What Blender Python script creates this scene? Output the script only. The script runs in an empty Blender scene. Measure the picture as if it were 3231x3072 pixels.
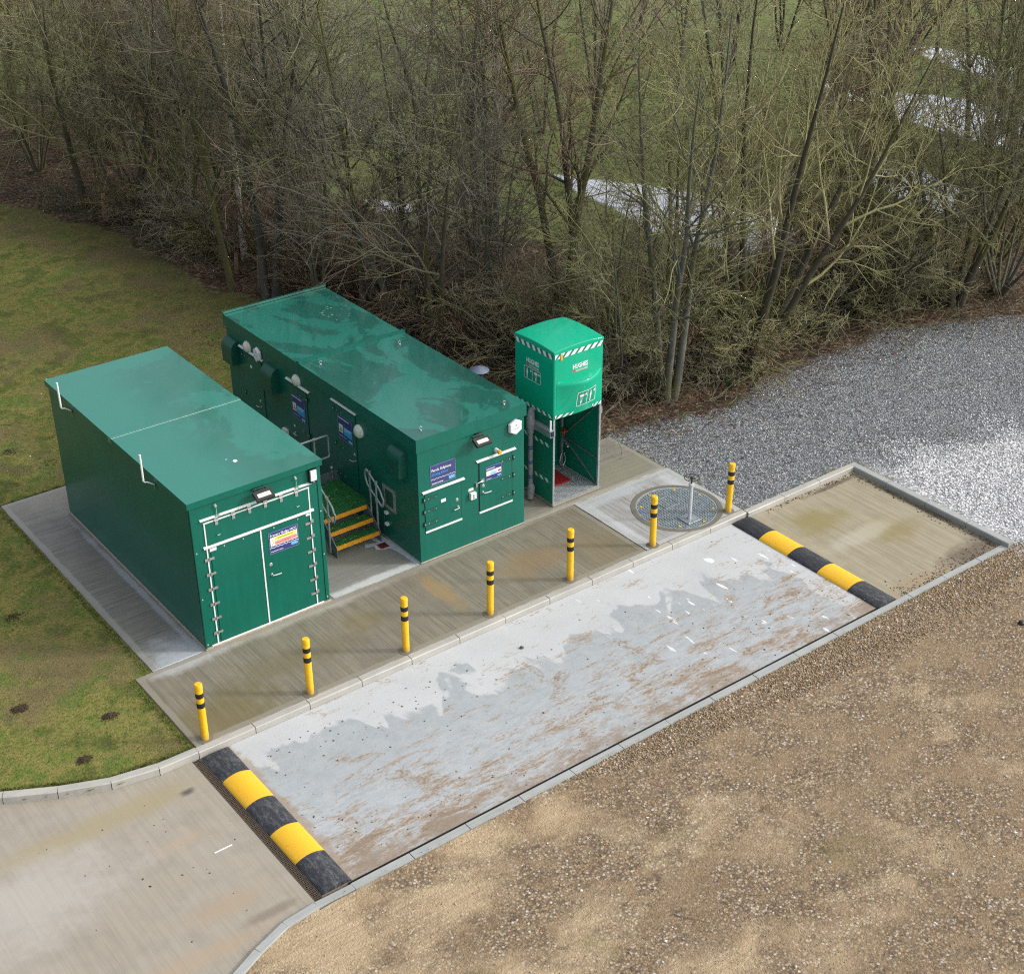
import bpy, math, random
import numpy as np
from math import radians, sin, cos, pi
from mathutils import Vector, Matrix

# ------------------------------------------------------------------ camera, world, sun, exposure
scene = bpy.context.scene
COL = scene.collection
cam_d = bpy.data.cameras.new("camera"); cam = bpy.data.objects.new("camera", cam_d); COL.objects.link(cam)
cam_d.sensor_fit = 'HORIZONTAL'; cam_d.sensor_width = 36.0; cam_d.lens = 52.31; cam_d.clip_end = 600; cam_d.clip_start = 0.1
_y, _p, _r = 0.649, 0.518, -0.005
_f = Vector((cos(_p)*sin(_y), cos(_p)*cos(_y), -sin(_p))); _rt = Vector((cos(_y), -sin(_y), 0)); _up = _rt.cross(_f)
_rt2 = cos(_r)*_rt + sin(_r)*_up; _up2 = -sin(_r)*_rt + cos(_r)*_up
M = Matrix((( _rt2.x, _up2.x, -_f.x, -7.734), (_rt2.y, _up2.y, -_f.y, -18.215), (_rt2.z, _up2.z, -_f.z, 13.870), (0, 0, 0, 1)))
cam.matrix_world = M
scene.camera = cam

SUN_EL, SUN_AZ = radians(28), (0.80, -0.60)          # direction towards the sun (x, y)
world = bpy.data.worlds.new("World"); scene.world = world; world.use_nodes = True
wn = world.node_tree; wn.nodes.clear()
wo = wn.nodes.new('ShaderNodeOutputWorld'); bg = wn.nodes.new('ShaderNodeBackground'); sky = wn.nodes.new('ShaderNodeTexSky')
sky.sky_type = 'NISHITA'; sky.sun_disc = False; sky.sun_elevation = SUN_EL
sky.sun_rotation = math.atan2(SUN_AZ[0], SUN_AZ[1])
sky.air_density = 1.3; sky.dust_density = 3.0; sky.ozone_density = 1.0
tcw = wn.nodes.new('ShaderNodeTexCoord'); nzw = wn.nodes.new('ShaderNodeTexNoise'); nzw.inputs['Scale'].default_value = 2.2
nzw.inputs['Detail'].default_value = 6
rpw = wn.nodes.new('ShaderNodeValToRGB'); rpw.color_ramp.elements[0].position = .22; rpw.color_ramp.elements[1].position = .45
mxw = wn.nodes.new('ShaderNodeMix'); mxw.data_type = 'RGBA'
# thin cloud: even grey, brighter on the side where the veiled sun stands
dtw = wn.nodes.new('ShaderNodeVectorMath'); dtw.operation = 'DOT_PRODUCT'; dtw.inputs[1].default_value = (SUN_AZ[0]*cos(SUN_EL), SUN_AZ[1]*cos(SUN_EL), sin(SUN_EL))
mrw = wn.nodes.new('ShaderNodeMapRange'); mrw.inputs[1].default_value = -.3; mrw.inputs[2].default_value = 1.0; mrw.inputs[3].default_value = 0; mrw.inputs[4].default_value = 1
pww = wn.nodes.new('ShaderNodeMath'); pww.operation = 'POWER'; pww.inputs[1].default_value = 3.4
clw = wn.nodes.new('ShaderNodeMix'); clw.data_type = 'RGBA'; clw.inputs[6].default_value = (4.0, 4.4, 5.1, 1); clw.inputs[7].default_value = (38, 36.5, 34, 1)
wn.links.new(tcw.outputs['Generated'], dtw.inputs[0]); wn.links.new(dtw.outputs['Value'], mrw.inputs[0]); wn.links.new(mrw.outputs[0], pww.inputs[0])
wn.links.new(pww.outputs[0], clw.inputs[0]); wn.links.new(clw.outputs[2], mxw.inputs[7])
wn.links.new(tcw.outputs['Generated'], nzw.inputs['Vector']); wn.links.new(nzw.outputs['Fac'], rpw.inputs['Fac'])
wn.links.new(rpw.outputs['Color'], mxw.inputs[0]); wn.links.new(sky.outputs[0], mxw.inputs[6])
wn.links.new(mxw.outputs[2], bg.inputs['Color']); bg.inputs['Strength'].default_value = 0.10
wn.links.new(bg.outputs[0], wo.inputs[0])
sun_d = bpy.data.lights.new("sun", 'SUN'); sun_d.energy = 2.1; sun_d.angle = radians(6.0); sun_d.color = (1.0, .965, .91)
sun = bpy.data.objects.new("sun", sun_d); COL.objects.link(sun)
sv = Vector((SUN_AZ[0]*cos(SUN_EL), SUN_AZ[1]*cos(SUN_EL), sin(SUN_EL)))
sun.rotation_euler = sv.to_track_quat('Z', 'Y').to_euler(); sun.location = (10, -10, 30)
scene.view_settings.view_transform = 'Standard'; scene.view_settings.look = 'None'
scene.view_settings.exposure = 0.0; scene.view_settings.gamma = 1.0; scene.view_settings.use_curve_mapping = False
scene.render.engine = 'CYCLES'
scene.cycles.max_bounces = 6; scene.cycles.diffuse_bounces = 3; scene.cycles.glossy_bounces = 3
scene.cycles.use_denoising = False; scene.cycles.pixel_filter_type = 'BLACKMAN_HARRIS'; scene.cycles.filter_width = 1.15
scene.cycles.sample_clamp_indirect = 4.0
scene.cycles.use_adaptive_sampling = True

# ------------------------------------------------------------------ helpers
def tag(o, label=None, cat=None, group=None, kind=None):
    if label: o['label'] = label
    if cat: o['category'] = cat
    if group: o['group'] = group
    if kind: o['kind'] = kind
    return o
def empty(name, loc, label=None, cat=None, group=None):
    o = bpy.data.objects.new(name, None); COL.objects.link(o); o.location = loc
    o.empty_display_size = .1
    return tag(o, label, cat, group)
def link_mesh(name, verts, faces, mats, parent=None, origin=None, mi=None, smooth=False):
    me = bpy.data.meshes.new(name)
    me.from_pydata([tuple(v) for v in verts], [], faces)
    for m in (mats if isinstance(mats, (list, tuple)) else [mats]): me.materials.append(m)
    if mi: me.polygons.foreach_set('material_index', mi)
    if smooth: me.polygons.foreach_set('use_smooth', [True]*len(me.polygons))
    me.update()
    o = bpy.data.objects.new(name, me); COL.objects.link(o)
    if parent: o.parent = parent
    return o

class Face:
    """a wall plane: u to the right, v up, d out of the wall"""
    def __init__(s, o, U, N): s.o = Vector(o); s.U = Vector(U); s.N = Vector(N); s.Z = Vector((0, 0, 1))
    def p(s, u, v, d): return s.o + s.U*u + s.Z*v + s.N*d
WORLD = None
class MB:
    def __init__(s, off=(0, 0, 0)): s.v = []; s.f = []; s.mi = []; s.off = Vector(off); s.m = 0
    def add(s, vs, fs):
        b = len(s.v); s.v += [Vector(v) for v in vs]; s.f += [tuple(b+i for i in f) for f in fs]; s.mi += [s.m]*len(fs); return s
    def box(s, x0, x1, y0, y1, z0, z1, bev=0):
        if bev > 0: return s.bbox(x0, x1, y0, y1, z0, z1, bev)
        vs = [(x, y, z) for z in (z0, z1) for x, y in ((x0, y0), (x1, y0), (x1, y1), (x0, y1))]
        return s.add(vs, [(3, 2, 1, 0), (4, 5, 6, 7), (0, 1, 5, 4), (1, 2, 6, 5), (2, 3, 7, 6), (3, 0, 4, 7)])
    def bbox(s, x0, x1, y0, y1, z0, z1, b):
        c = ((x0+x1)/2, (y0+y1)/2, (z0+z1)/2); h = ((x1-x0)/2, (y1-y0)/2, (z1-z0)/2); b = min(b, *[q*.45 for q in h])
        vs = []; idx = {}
        for sx in (-1, 1):
            for sy in (-1, 1):
                for sz in (-1, 1):
                    sg = (sx, sy, sz)
                    for ax in range(3):
                        idx[(sg, ax)] = len(vs)
                        vs.append(tuple(c[k]+sg[k]*(h[k]-(0 if k == ax else b)) for k in range(3)))
        fs = []
        def sgn(ax, s0, a, b_): t = [0, 0, 0]; t[ax] = s0; t[(ax+1) % 3] = a; t[(ax+2) % 3] = b_; return tuple(t)
        for ax in range(3):
            for s0 in (-1, 1):
                q = [idx[(sgn(ax, s0, a, b_), ax)] for a, b_ in ((-1, -1), (1, -1), (1, 1), (-1, 1))]
                fs.append(tuple(q if s0 > 0 else q[::-1]))
                for a in (-1, 1):   # edge between face ax (s0) and face ax+1 (a)
                    ax2 = (ax+1) % 3
                    q = [idx[(sgn(ax, s0, a, -1), ax)], idx[(sgn(ax, s0, a, 1), ax)], idx[(sgn(ax, s0, a, 1), ax2)], idx[(sgn(ax, s0, a, -1), ax2)]]
                    fs.append(tuple(q if s0*a < 0 else q[::-1]))
        for sx in (-1, 1):
            for sy in (-1, 1):
                for sz in (-1, 1):
                    q = [idx[((sx, sy, sz), k)] for k in range(3)]
                    fs.append(tuple(q if sx*sy*sz > 0 else q[::-1]))
        return s.add(vs, fs)
    def fbox(s, F, u0, u1, v0, v1, d0, d1):
        vs = [F.p(u, v, d) for v in (v0, v1) for u, d in ((u0, d1), (u1, d1), (u1, d0), (u0, d0))]
        return s.add(vs, [(3, 2, 1, 0), (4, 5, 6, 7), (0, 1, 5, 4), (1, 2, 6, 5), (2, 3, 7, 6), (3, 0, 4, 7)])
    def fpoly(s, F, pts, d):
        return s.add([F.p(u, v, d) for u, v in pts], [tuple(range(len(pts)))])
    def fprism(s, F, pts, d0, d1):
        n = len(pts)
        vs = [F.p(u, v, d0) for u, v in pts]+[F.p(u, v, d1) for u, v in pts]
        return s.add(vs, [tuple(range(n))[::-1], tuple(range(n, 2*n))]+[(i, (i+1) % n, n+(i+1) % n, n+i) for i in range(n)])
    def tube(s, pts, r, n=8, cap=True):
        pts = [Vector(p) for p in pts]; rs = r if isinstance(r, (list, tuple)) else [r]*len(pts)
        rings = []; prev = None
        for i, p in enumerate(pts):
            t = (pts[min(i+1, len(pts)-1)]-pts[max(i-1, 0)]).normalized()
            if prev is None:
                a = Vector((0, 0, 1)) if abs(t.z) < .9 else Vector((1, 0, 0)); u = t.cross(a).normalized()
            else: u = (prev-t*prev.dot(t)).normalized()
            prev = u; w = t.cross(u)
            rings.append([p+(u*cos(2*pi*k/n)+w*sin(2*pi*k/n))*rs[i] for k in range(n)])
        vs = [v for R in rings for v in R]
        fs = [(i*n+k, i*n+(k+1) % n, (i+1)*n+(k+1) % n, (i+1)*n+k) for i in range(len(pts)-1) for k in range(n)]
        if cap: fs += [tuple(range(n))[::-1], tuple(range((len(pts)-1)*n, len(pts)*n))]
        return s.add(vs, fs)
    def lathe(s, c, prof, n=20, axis='z', F=None):
        """prof = [(r, h)...]; axis z or along the face normal"""
        vs = []
        for r, h in prof:
            for k in range(n):
                a = 2*pi*k/n
                if F is None: vs.append(Vector(c)+Vector((r*cos(a), r*sin(a), h)))
                else: vs.append(F.p(c[0]+r*cos(a), c[1]+r*sin(a), h))
        m = len(prof)
        fs = [(i*n+k, i*n+(k+1) % n, (i+1)*n+(k+1) % n, (i+1)*n+k) for i in range(m-1) for k in range(n)]
        fs += [tuple(range(n))[::-1], tuple(range((m-1)*n, m*n))]
        return s.add(vs, fs)
    def build(s, name, mats, parent=None, smooth=False, label=None):
        off = Vector((0, 0, 0))
        q = parent
        while q is not None: off += q.location; q = q.parent
        o = link_mesh(name, [v-off+s.off for v in s.v], s.f, mats, parent, mi=s.mi if len(set(s.mi)) > 1 else None, smooth=False)
        if smooth:
            me = o.data
            me.polygons.foreach_set('use_smooth', [True]*len(me.polygons))
            try:
                me.set_sharp_from_angle(angle=radians(38))
            except Exception: pass
        if label: o['label'] = label
        return o
def textmesh(mb, F, body, u, v, size, d, align='LEFT', bold=0.0, width=None):
    cu = bpy.data.curves.new('t', 'FONT'); cu.body = body; cu.size = size; cu.align_x = align; cu.offset = bold*size
    cu.resolution_u = 2
    ob = bpy.data.objects.new('t', cu); COL.objects.link(ob)
    bpy.context.view_layer.update()
    dg = bpy.context.evaluated_depsgraph_get(); me = bpy.data.meshes.new_from_object(ob.evaluated_get(dg))
    xs = [q.co.x for q in me.vertices]; sc = 1.0
    if width and xs: sc = width/(max(xs)-min(xs))
    mb.add([F.p(u+q.co.x*sc, v+q.co.y, d) for q in me.vertices], [tuple(p.vertices) for p in me.polygons])
    bpy.data.objects.remove(ob); bpy.data.curves.remove(cu); bpy.data.meshes.remove(me)

# ------------------------------------------------------------------ material helpers
class NT:
    def __init__(s, name):
        s.m = bpy.data.materials.new(name); s.m.use_nodes = True; s.t = s.m.node_tree
        s.b = s.t.nodes['Principled BSDF']; s.pos = None
    def n(s, typ, ins={}, **props):
        nd = s.t.nodes.new('ShaderNode'+typ)
        for k, v in props.items(): setattr(nd, k, v)
        for k, v in ins.items(): s.set(nd.inputs[k], v)
        return nd
    def set(s, sock, v):
        if isinstance(v, bpy.types.NodeSocket): s.t.links.new(v, sock)
        elif isinstance(v, bpy.types.Node): s.t.links.new(v.outputs[0], sock)
        elif isinstance(v, (tuple, list)) and len(v) == 3 and sock.type == 'RGBA': sock.default_value = (*v, 1)
        else: sock.default_value = v
    def P(s):
        if s.pos is None: s.pos = s.n('NewGeometry').outputs['Position']
        return s.pos
    def OC(s): return s.n('TexCoord').outputs['Object']
    def sc(s, vec, k, rot=0):
        return s.n('Mapping', {'Vector': vec, 'Scale': k, 'Rotation': (0, 0, rot)}).outputs[0]
    def noise(s, vec, scale, detail=4, rough=.55, dist=0):
        return s.n('TexNoise', {'Vector': vec, 'Scale': scale, 'Detail': detail, 'Roughness': rough, 'Distortion': dist}).outputs['Fac']
    def vor(s, vec, scale, feature='F1', out='Distance', rnd=1.0):
        return s.n('TexVoronoi', {'Vector': vec, 'Scale': scale, 'Randomness': rnd}, feature=feature).outputs[out]
    def ramp(s, fac, stops, interp='LINEAR'):
        nd = s.n('ValToRGB', {'Fac': fac}); cr = nd.color_ramp; cr.interpolation = interp
        while len(cr.elements) < len(stops): cr.elements.new(.5)
        for e, (p, c) in zip(cr.elements, stops):
            e.position = p; e.color = (*c, 1) if isinstance(c, (tuple, list)) else (c, c, c, 1)
        return nd.outputs['Color']
    def mix(s, fac, a, b, mode='MIX'):
        nd = s.n('Mix', data_type='RGBA', blend_type=mode); s.set(nd.inputs[0], fac); s.set(nd.inputs[6], a); s.set(nd.inputs[7], b)
        return nd.outputs[2]
    def mth(s, op, a, b=0.0, clamp=False):
        nd = s.n('Math', operation=op, use_clamp=clamp); s.set(nd.inputs[0], a); s.set(nd.inputs[1], b); return nd.outputs[0]
    def sst(s, x, lo, hi):
        nd = s.n('MapRange', {'Value': x, 'From Min': lo, 'From Max': hi, 'To Min': 0.0, 'To Max': 1.0}, interpolation_type='SMOOTHSTEP'); return nd.outputs[0]
    def xyz(s, vec): return s.n('SeparateXYZ', {'Vector': vec}).outputs
    def bump(s, h, strength, dist):
        s.set(s.b.inputs['Normal'], s.n('Bump', {'Height': h, 'Strength': strength, 'Distance': dist}).outputs[0])
    def out(s, col=None, rough=None, metal=None, spec=None):
        if col is not None: s.set(s.b.inputs['Base Color'], col)
        if rough is not None: s.set(s.b.inputs['Roughness'], rough)
        if metal is not None: s.set(s.b.inputs['Metallic'], metal)
        if spec is not None: s.set(s.b.inputs['Specular IOR Level'], spec)
        return s.m
def plain(name, col, rough=.5, metal=0, var=.12, scale=9, spec=.5):
    t = NT(name); n1 = t.noise(t.OC(), scale, 5)
    c = t.mix(t.ramp(n1, [(.3, 0), (.7, 1)]), tuple(q*(1-var) for q in col), tuple(min(1, q*(1+var)) for q in col))
    r = t.mth('ADD', t.mth('MULTIPLY', n1, .2), rough-.1)
    return t.out(c, r, metal, spec)

# painted steel
def painted(name, col, rough, streak=.12, bumps=.15):
    t = NT(name); P = t.P()
    n1 = t.noise(P, 1.3, 5); n2 = t.noise(t.sc(P, (9, 9, .8)), 1.5, 4); n3 = t.noise(P, 40, 3)
    f = t.mth('ADD', t.mth('MULTIPLY', n1, .6), t.mth('MULTIPLY', n2, .4))
    c = t.mix(t.ramp(f, [(.35, 0), (.68, 1)]), tuple(q*(1-streak) for q in col), tuple(min(1, q*(1+streak)) for q in col))
    c = t.mix(t.ramp(n3, [(.72, 0), (.8, .35)]), c, (.12, .16, .13))
    t.bump(t.mth('ADD', n1, t.mth('MULTIPLY', n3, .02)), bumps, .012)
    return t.out(c, t.mth('ADD', t.mth('MULTIPLY', n2, .25), rough-.1), spec=.35)
M_green = painted('green_painted_steel', (.001, .120, .083), .22)
M_greenB = painted('green_painted_steel_matt', (.005, .125, .092), .30)
def roofmat(name, dry, wet, sx, tree_reflection=False):
    t = NT(name); P = t.P()
    v = t.sc(P, (sx, .42, 1), .25)
    n = t.noise(v, 1.1, 7, .62, .9); fine = t.noise(P, 5, 4); big = t.noise(P, .35, 2)
    s_ = t.mth('ADD', t.mth('MULTIPLY', n, .8), t.mth('MULTIPLY', big, .2))
    mask = t.ramp(s_, [(.488, 0), (.512, 1)])
    if tree_reflection: mask = t.mth('MULTIPLY', mask, t.sst(t.xyz(P)[0], .5, 1.5))  # darker wet colour kept to the right also paints in reflected trees
    grime = t.ramp(t.noise(P, 2.2, 6, .7), [(.4, 0), (.75, .35)])
    c = t.mix(mask, dry, wet); c = t.mix(t.mth('MULTIPLY', grime, .4), c, tuple(q*1.2+.01 for q in dry)); c = t.mix(t.ramp(fine, [(.3, 0), (.9, .08)]), c, (.06, .10, .08))
    r = t.mth('ADD', t.mth('MULTIPLY', mask, -.14), t.mth('ADD', t.mth('MULTIPLY', fine, .14), .20))
    t.bump(big, .25, .05)
    t.b.inputs['Coat Weight'].default_value = 1.0; t.b.inputs['Coat IOR'].default_value = 1.62 if tree_reflection else 1.42; t.b.inputs['Coat Roughness'].default_value = .07
    return t.out(c, r)
M_roofA = roofmat('wet_green_roof', (.009, .205, .152), (.003, .155, .108), .5, True)
M_roofB = roofmat('damp_green_roof', (.004, .165, .125), (.002, .100, .078), .8)
M_dark_green = plain('dark_green_metal', (.006, .085, .062), .4)
M_alu = plain('white_aluminium', (.72, .76, .76), .42, 0, .06)
M_steel = plain('stainless_steel', (.55, .56, .57), .32, .85, .15, 30)
M_galv = plain('galvanised_steel', (.36, .40, .44), .45, .55, .2, 14)
M_galvd = plain('weathered_galvanised_steel', (.16, .19, .22), .5, .4, .25, 14)
M_black = plain('black_plastic', (.012, .012, .014), .45, 0, .3)
M_gap = plain('dark_door_gap', (.004, .02, .016), .8)
M_white = plain('white_plastic', (.75, .77, .78), .4, 0, .05)
M_lens = plain('lamp_glass', (.72, .70, .62), .2, 0, .06)
M_navy = plain('navy_sign_face', (.035, .045, .19), .4, 0, .08)
M_navy2 = plain('slate_blue_sign_face', (.05, .06, .19), .4, 0, .08)
M_txt = plain('white_print', (.82, .84, .88), .5, 0, .02)
M_cyan = plain('blue_print', (.03, .36, .78), .5, 0, .02)
M_ltblue = plain('light_blue_print', (.22, .52, .80), .5, 0, .03)
M_yel = plain('yellow_print', (.80, .74, .10), .5, 0, .02)
M_red = plain('red_print', (.65, .07, .06), .5, 0, .02)
M_pink = plain('faded_red_print', (.80, .35, .33), .5, 0, .02)
M_orange = plain('orange_beacon', (.85, .35, .03), .25, 0, .03)
M_bolt = plain('bolt_heads', (.5, .58, .5), .4, .5, .1)
t = NT('scuffed_yellow_paint'); P = t.P(); n1 = t.noise(t.sc(P, (1, 1, .3)), 14, 6, .7); n2 = t.noise(P, 70, 4, .7); Zb = t.xyz(P)[2]
c = t.mix(t.ramp(n1, [(.3, 0), (.7, 1)]), (.78, .42, .008), (.88, .53, .016)); c = t.mix(t.ramp(n2, [(.64, 0), (.72, .6)]), c, (.40, .26, .06))
c = t.mix(t.mth('MULTIPLY', t.sst(t.mth('ADD', Zb, t.mth('MULTIPLY', n1, .25)), .30, .12), .6), c, (.36, .25, .10)); t.out(c, .45); M_yellow = t.m
M_bandk = plain('black_tape', (.010, .010, .012), .5)
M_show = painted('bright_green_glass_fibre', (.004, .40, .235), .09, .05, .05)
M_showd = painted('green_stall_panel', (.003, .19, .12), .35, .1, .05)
M_redmat = plain('red_rubber', (.30, .012, .014), .6)
M_foam = plain('grey_foam_lagging', (.20, .21, .24), .75, 0, .25, 20)
M_blue_t = plain('blue_tape', (.03, .06, .22), .5)
M_zinc = plain('bare_metal_cowl', (.17, .21, .29), .45, .3, .1, 4)
M_post = plain('dark_blue_post', (.03, .04, .07), .45)
M_nosing = plain('ochre_nosing', (.70, .32, .015), .5, 0, .12)
M_wood = plain('cut_wood', (.38, .26, .15), .8, 0, .25, 20)

# ------------------------------------------------------------------ concrete & ground materials
def concrete(name, a, b, axis='y', line=.35, stains_and_light=(), rough=.7, wet=None, damp=.3, freq=13, rim=None):
    t = NT(name); P = t.P()
    sc_ = (freq, .35, 1) if axis == 'y' else (.35, freq, 1)
    br = t.noise(t.sc(P, sc_), 1, 3, .6)
    br2 = t.noise(t.sc(P, tuple(q*2.7 for q in sc_)), 1, 3)
    big = t.noise(P, .55, 6, .6); mid = t.noise(P, 3.5, 5, .6); fin = t.noise(P, 60, 3)
    c = t.mix(t.ramp(big, [(.3, 0), (.7, 1)]), a, b)
    c = t.mix(t.mth('MULTIPLY', t.ramp(br, [(.44, 0), (.58, 1)]), min(1, line*1.5)), c, tuple(q*1.45 for q in a))
    c = t.mix(t.mth('MULTIPLY', t.ramp(br2, [(.50, 0), (.60, 1)]), min(1, line*1.2)), c, tuple(q*.55 for q in a))
    c = t.mix(t.ramp(mid, [(.45, 0), (.85, .5)]), c, tuple(q*.68 for q in a))
    c = t.mix(t.ramp(fin, [(.35, 0), (.8, .25)]), c, tuple(min(1, q*1.35) for q in a))
    for (x, y, rx, ry, col, st) in stains_and_light:
        d = t.n('VectorMath', {0: t.sc(t.n('VectorMath', {0: P, 1: (x, y, 0)}, operation='SUBTRACT').outputs[0], (1/rx, 1/ry, 0))}, operation='LENGTH').outputs['Value']
        m = t.sst(t.mth('ADD', d, t.mth('MULTIPLY', t.noise(P, 2.0, 8, .75), 1.9)), 2.15, 1.25)
        c = t.mix(t.mth('MULTIPLY', m, st), c, col)
    if rim:      # float-finished margin round each bay of concrete
        X, Y, Z = t.xyz(P); x0, x1, y0, y1 = rim; w_ = t.mth('MULTIPLY', t.mth('SUBTRACT', t.noise(P, 3, 4), .5), .05)
        dx = t.mth('MINIMUM', t.mth('SUBTRACT', X, x0), t.mth('SUBTRACT', x1, X)); dy = t.mth('MINIMUM', t.mth('SUBTRACT', Y, y0), t.mth('SUBTRACT', y1, Y))
        e_ = t.mth('ADD', t.mth('MINIMUM', dx, dy), w_)
        c = t.mix(t.mth('MULTIPLY', t.sst(e_, .115, .095), .7), c, t.mix(mid, tuple(q*1.05 for q in b), tuple(min(1, q*1.35) for q in b)))
        c = t.mix(t.mth('MULTIPLY', t.sst(e_, .015, .004), .6), c, tuple(q*.4 for q in a))
    sp = t.vor(P, 2.3); c = t.mix(t.ramp(sp, [(.018, .8), (.03, 0)]), c, (.07, .055, .045))
    t.bump(t.mth('ADD', br, t.mth('MULTIPLY', fin, .5)), .35, .006)
    r = t.mth('SUBTRACT', rough, t.mth('MULTIPLY', t.ramp(big, [(.35, 0), (.6, 1)]), damp))
    return t.out(c, r)
PALE = (.42, .45, .48)
M_strip = concrete('brushed_olive_concrete', (.185, .165, .125), (.225, .205, .165), 'y', .36,
    [(-.6, -1.7, 1.1, .7, (.15, .115, .035), .6), (1.0, -1.1, 1.5, .4, (.15, .125, .06), .5), (3.9, -.95, .20, .75, (.36, .23, .085), .55), (5.6, -1.1, .9, .5, (.27, .18, .09), .55), (7.0, -1.5, .7, .9, (.20, .15, .075), .45),
     (1.4, -.1, 3.0, .17, (.46, .44, .40), .55), (-.3, -.12, .8, .22, (.5, .52, .54), .5), (5.2, -.05, 1.6, .10, (.48, .45, .39), .6), (2.4, -.8, .5, .35, (.19, .15, .05), .4)], .62, rim=(-1.23, 7.48, -2.06, -.012))
M_leftpad = concrete('damp_grey_concrete', (.17, .165, .15), (.235, .23, .215), 'x', .42,
    [(-.4, -.1, .6, .9, (.46, .50, .56), .75), (-.10, 2.2, .07, 3.2, (.42, .46, .52), .6), (-.85, 2.6, .06, 4.2, (.36, .37, .34), .6), (.2, 6.4, 1.4, .8, (.32, .30, .26), .5)], .55, damp=.35, rim=(-.93, 9, -3, 6.4))  # first pale patch, by the kiosk corner, is painted-in sunlight
M_gap_pad = concrete('shaded_concrete', (.20, .20, .185), (.26, .26, .245), 'x', .22,
    [(3.2, .08, 1.6, .13, (.6, .62, .62), .8), (3.3, .9, .7, .4, (.19, .18, .13), .4)], .6)  # wide pale strip at the passage mouth is sunlight painted into the colour
M_showpad = concrete('grey_brown_concrete', (.205, .19, .155), (.27, .255, .215), 'x', .30,
    [(8.9, .3, 1.0, .5, (.26, .24, .17), .4), (7.6, -.02, 2.6, .07, (.50, .48, .42), .6)], .62, rim=(6.334, 9.76, -.04, 1.6))
M_mpad = concrete('pale_brushed_concrete', (.30, .295, .29), (.38, .385, .39), 'y', .40,
    [(8.0, -.25, 1.6, .16, PALE, .8), (9.5, -.9, .25, .9, (.55, .57, .60), .7), (7.65, -1.2, .09, 1.2, (.55, .57, .6), .7)], .6, rim=(7.486, 9.8, -2.06, -.046))
M_slab = concrete('algae_stained_concrete', (.285, .25, .175), (.34, .305, .225), 'y', .28,
    [(10.7, -3.1, .75, .45, (.24, .195, .06), .65), (11.6, -4.1, .6, .5, (.22, .175, .055), .65), (12.1, -5.5, 1.1, .38, (.10, .075, .055), .8), (10.6, -5.5, 1.0, .25, (.30, .22, .14), .6),
     (12.57, -4.0, .10, 1.9, (.06, .045, .035), .9), (11.9, -2.37, 1.0, .07, (.10, .08, .06), .85), (11.0, -3.9, 1.2, .25, (.48, .45, .38), .5)], .7)
M_access = concrete('worn_beige_concrete', (.30, .268, .22), (.355, .322, .272), 'y', .12,
    [(-3.0, -2.6, 2.2, .28, (.33, .28, .17), .75), (-1.7, -2.75, .16, .10, (.11, .085, .065), .95), (-2.2, -3.6, .4, .12, (.40, .30, .21), .5), (-2.3, -5.0, .7, .22, (.36, .28, .2), .7), (-3.2, -5.6, 1.4, .2, (.38, .29, .2), .6),
     (-1.9, -5.45, .5, .10, (.20, .16, .12), .7), (-4.4, -3.4, 1.6, .9, (.47, .45, .43), .5)], .65)
M_kerb = concrete('kerb_concrete', (.36, .35, .325), (.45, .44, .415), 'x', .15, [], .75)
M_kerbd = concrete('grey_kerb_concrete', (.31, .325, .32), (.39, .405, .40), 'x', .15, [], .75)

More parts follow.
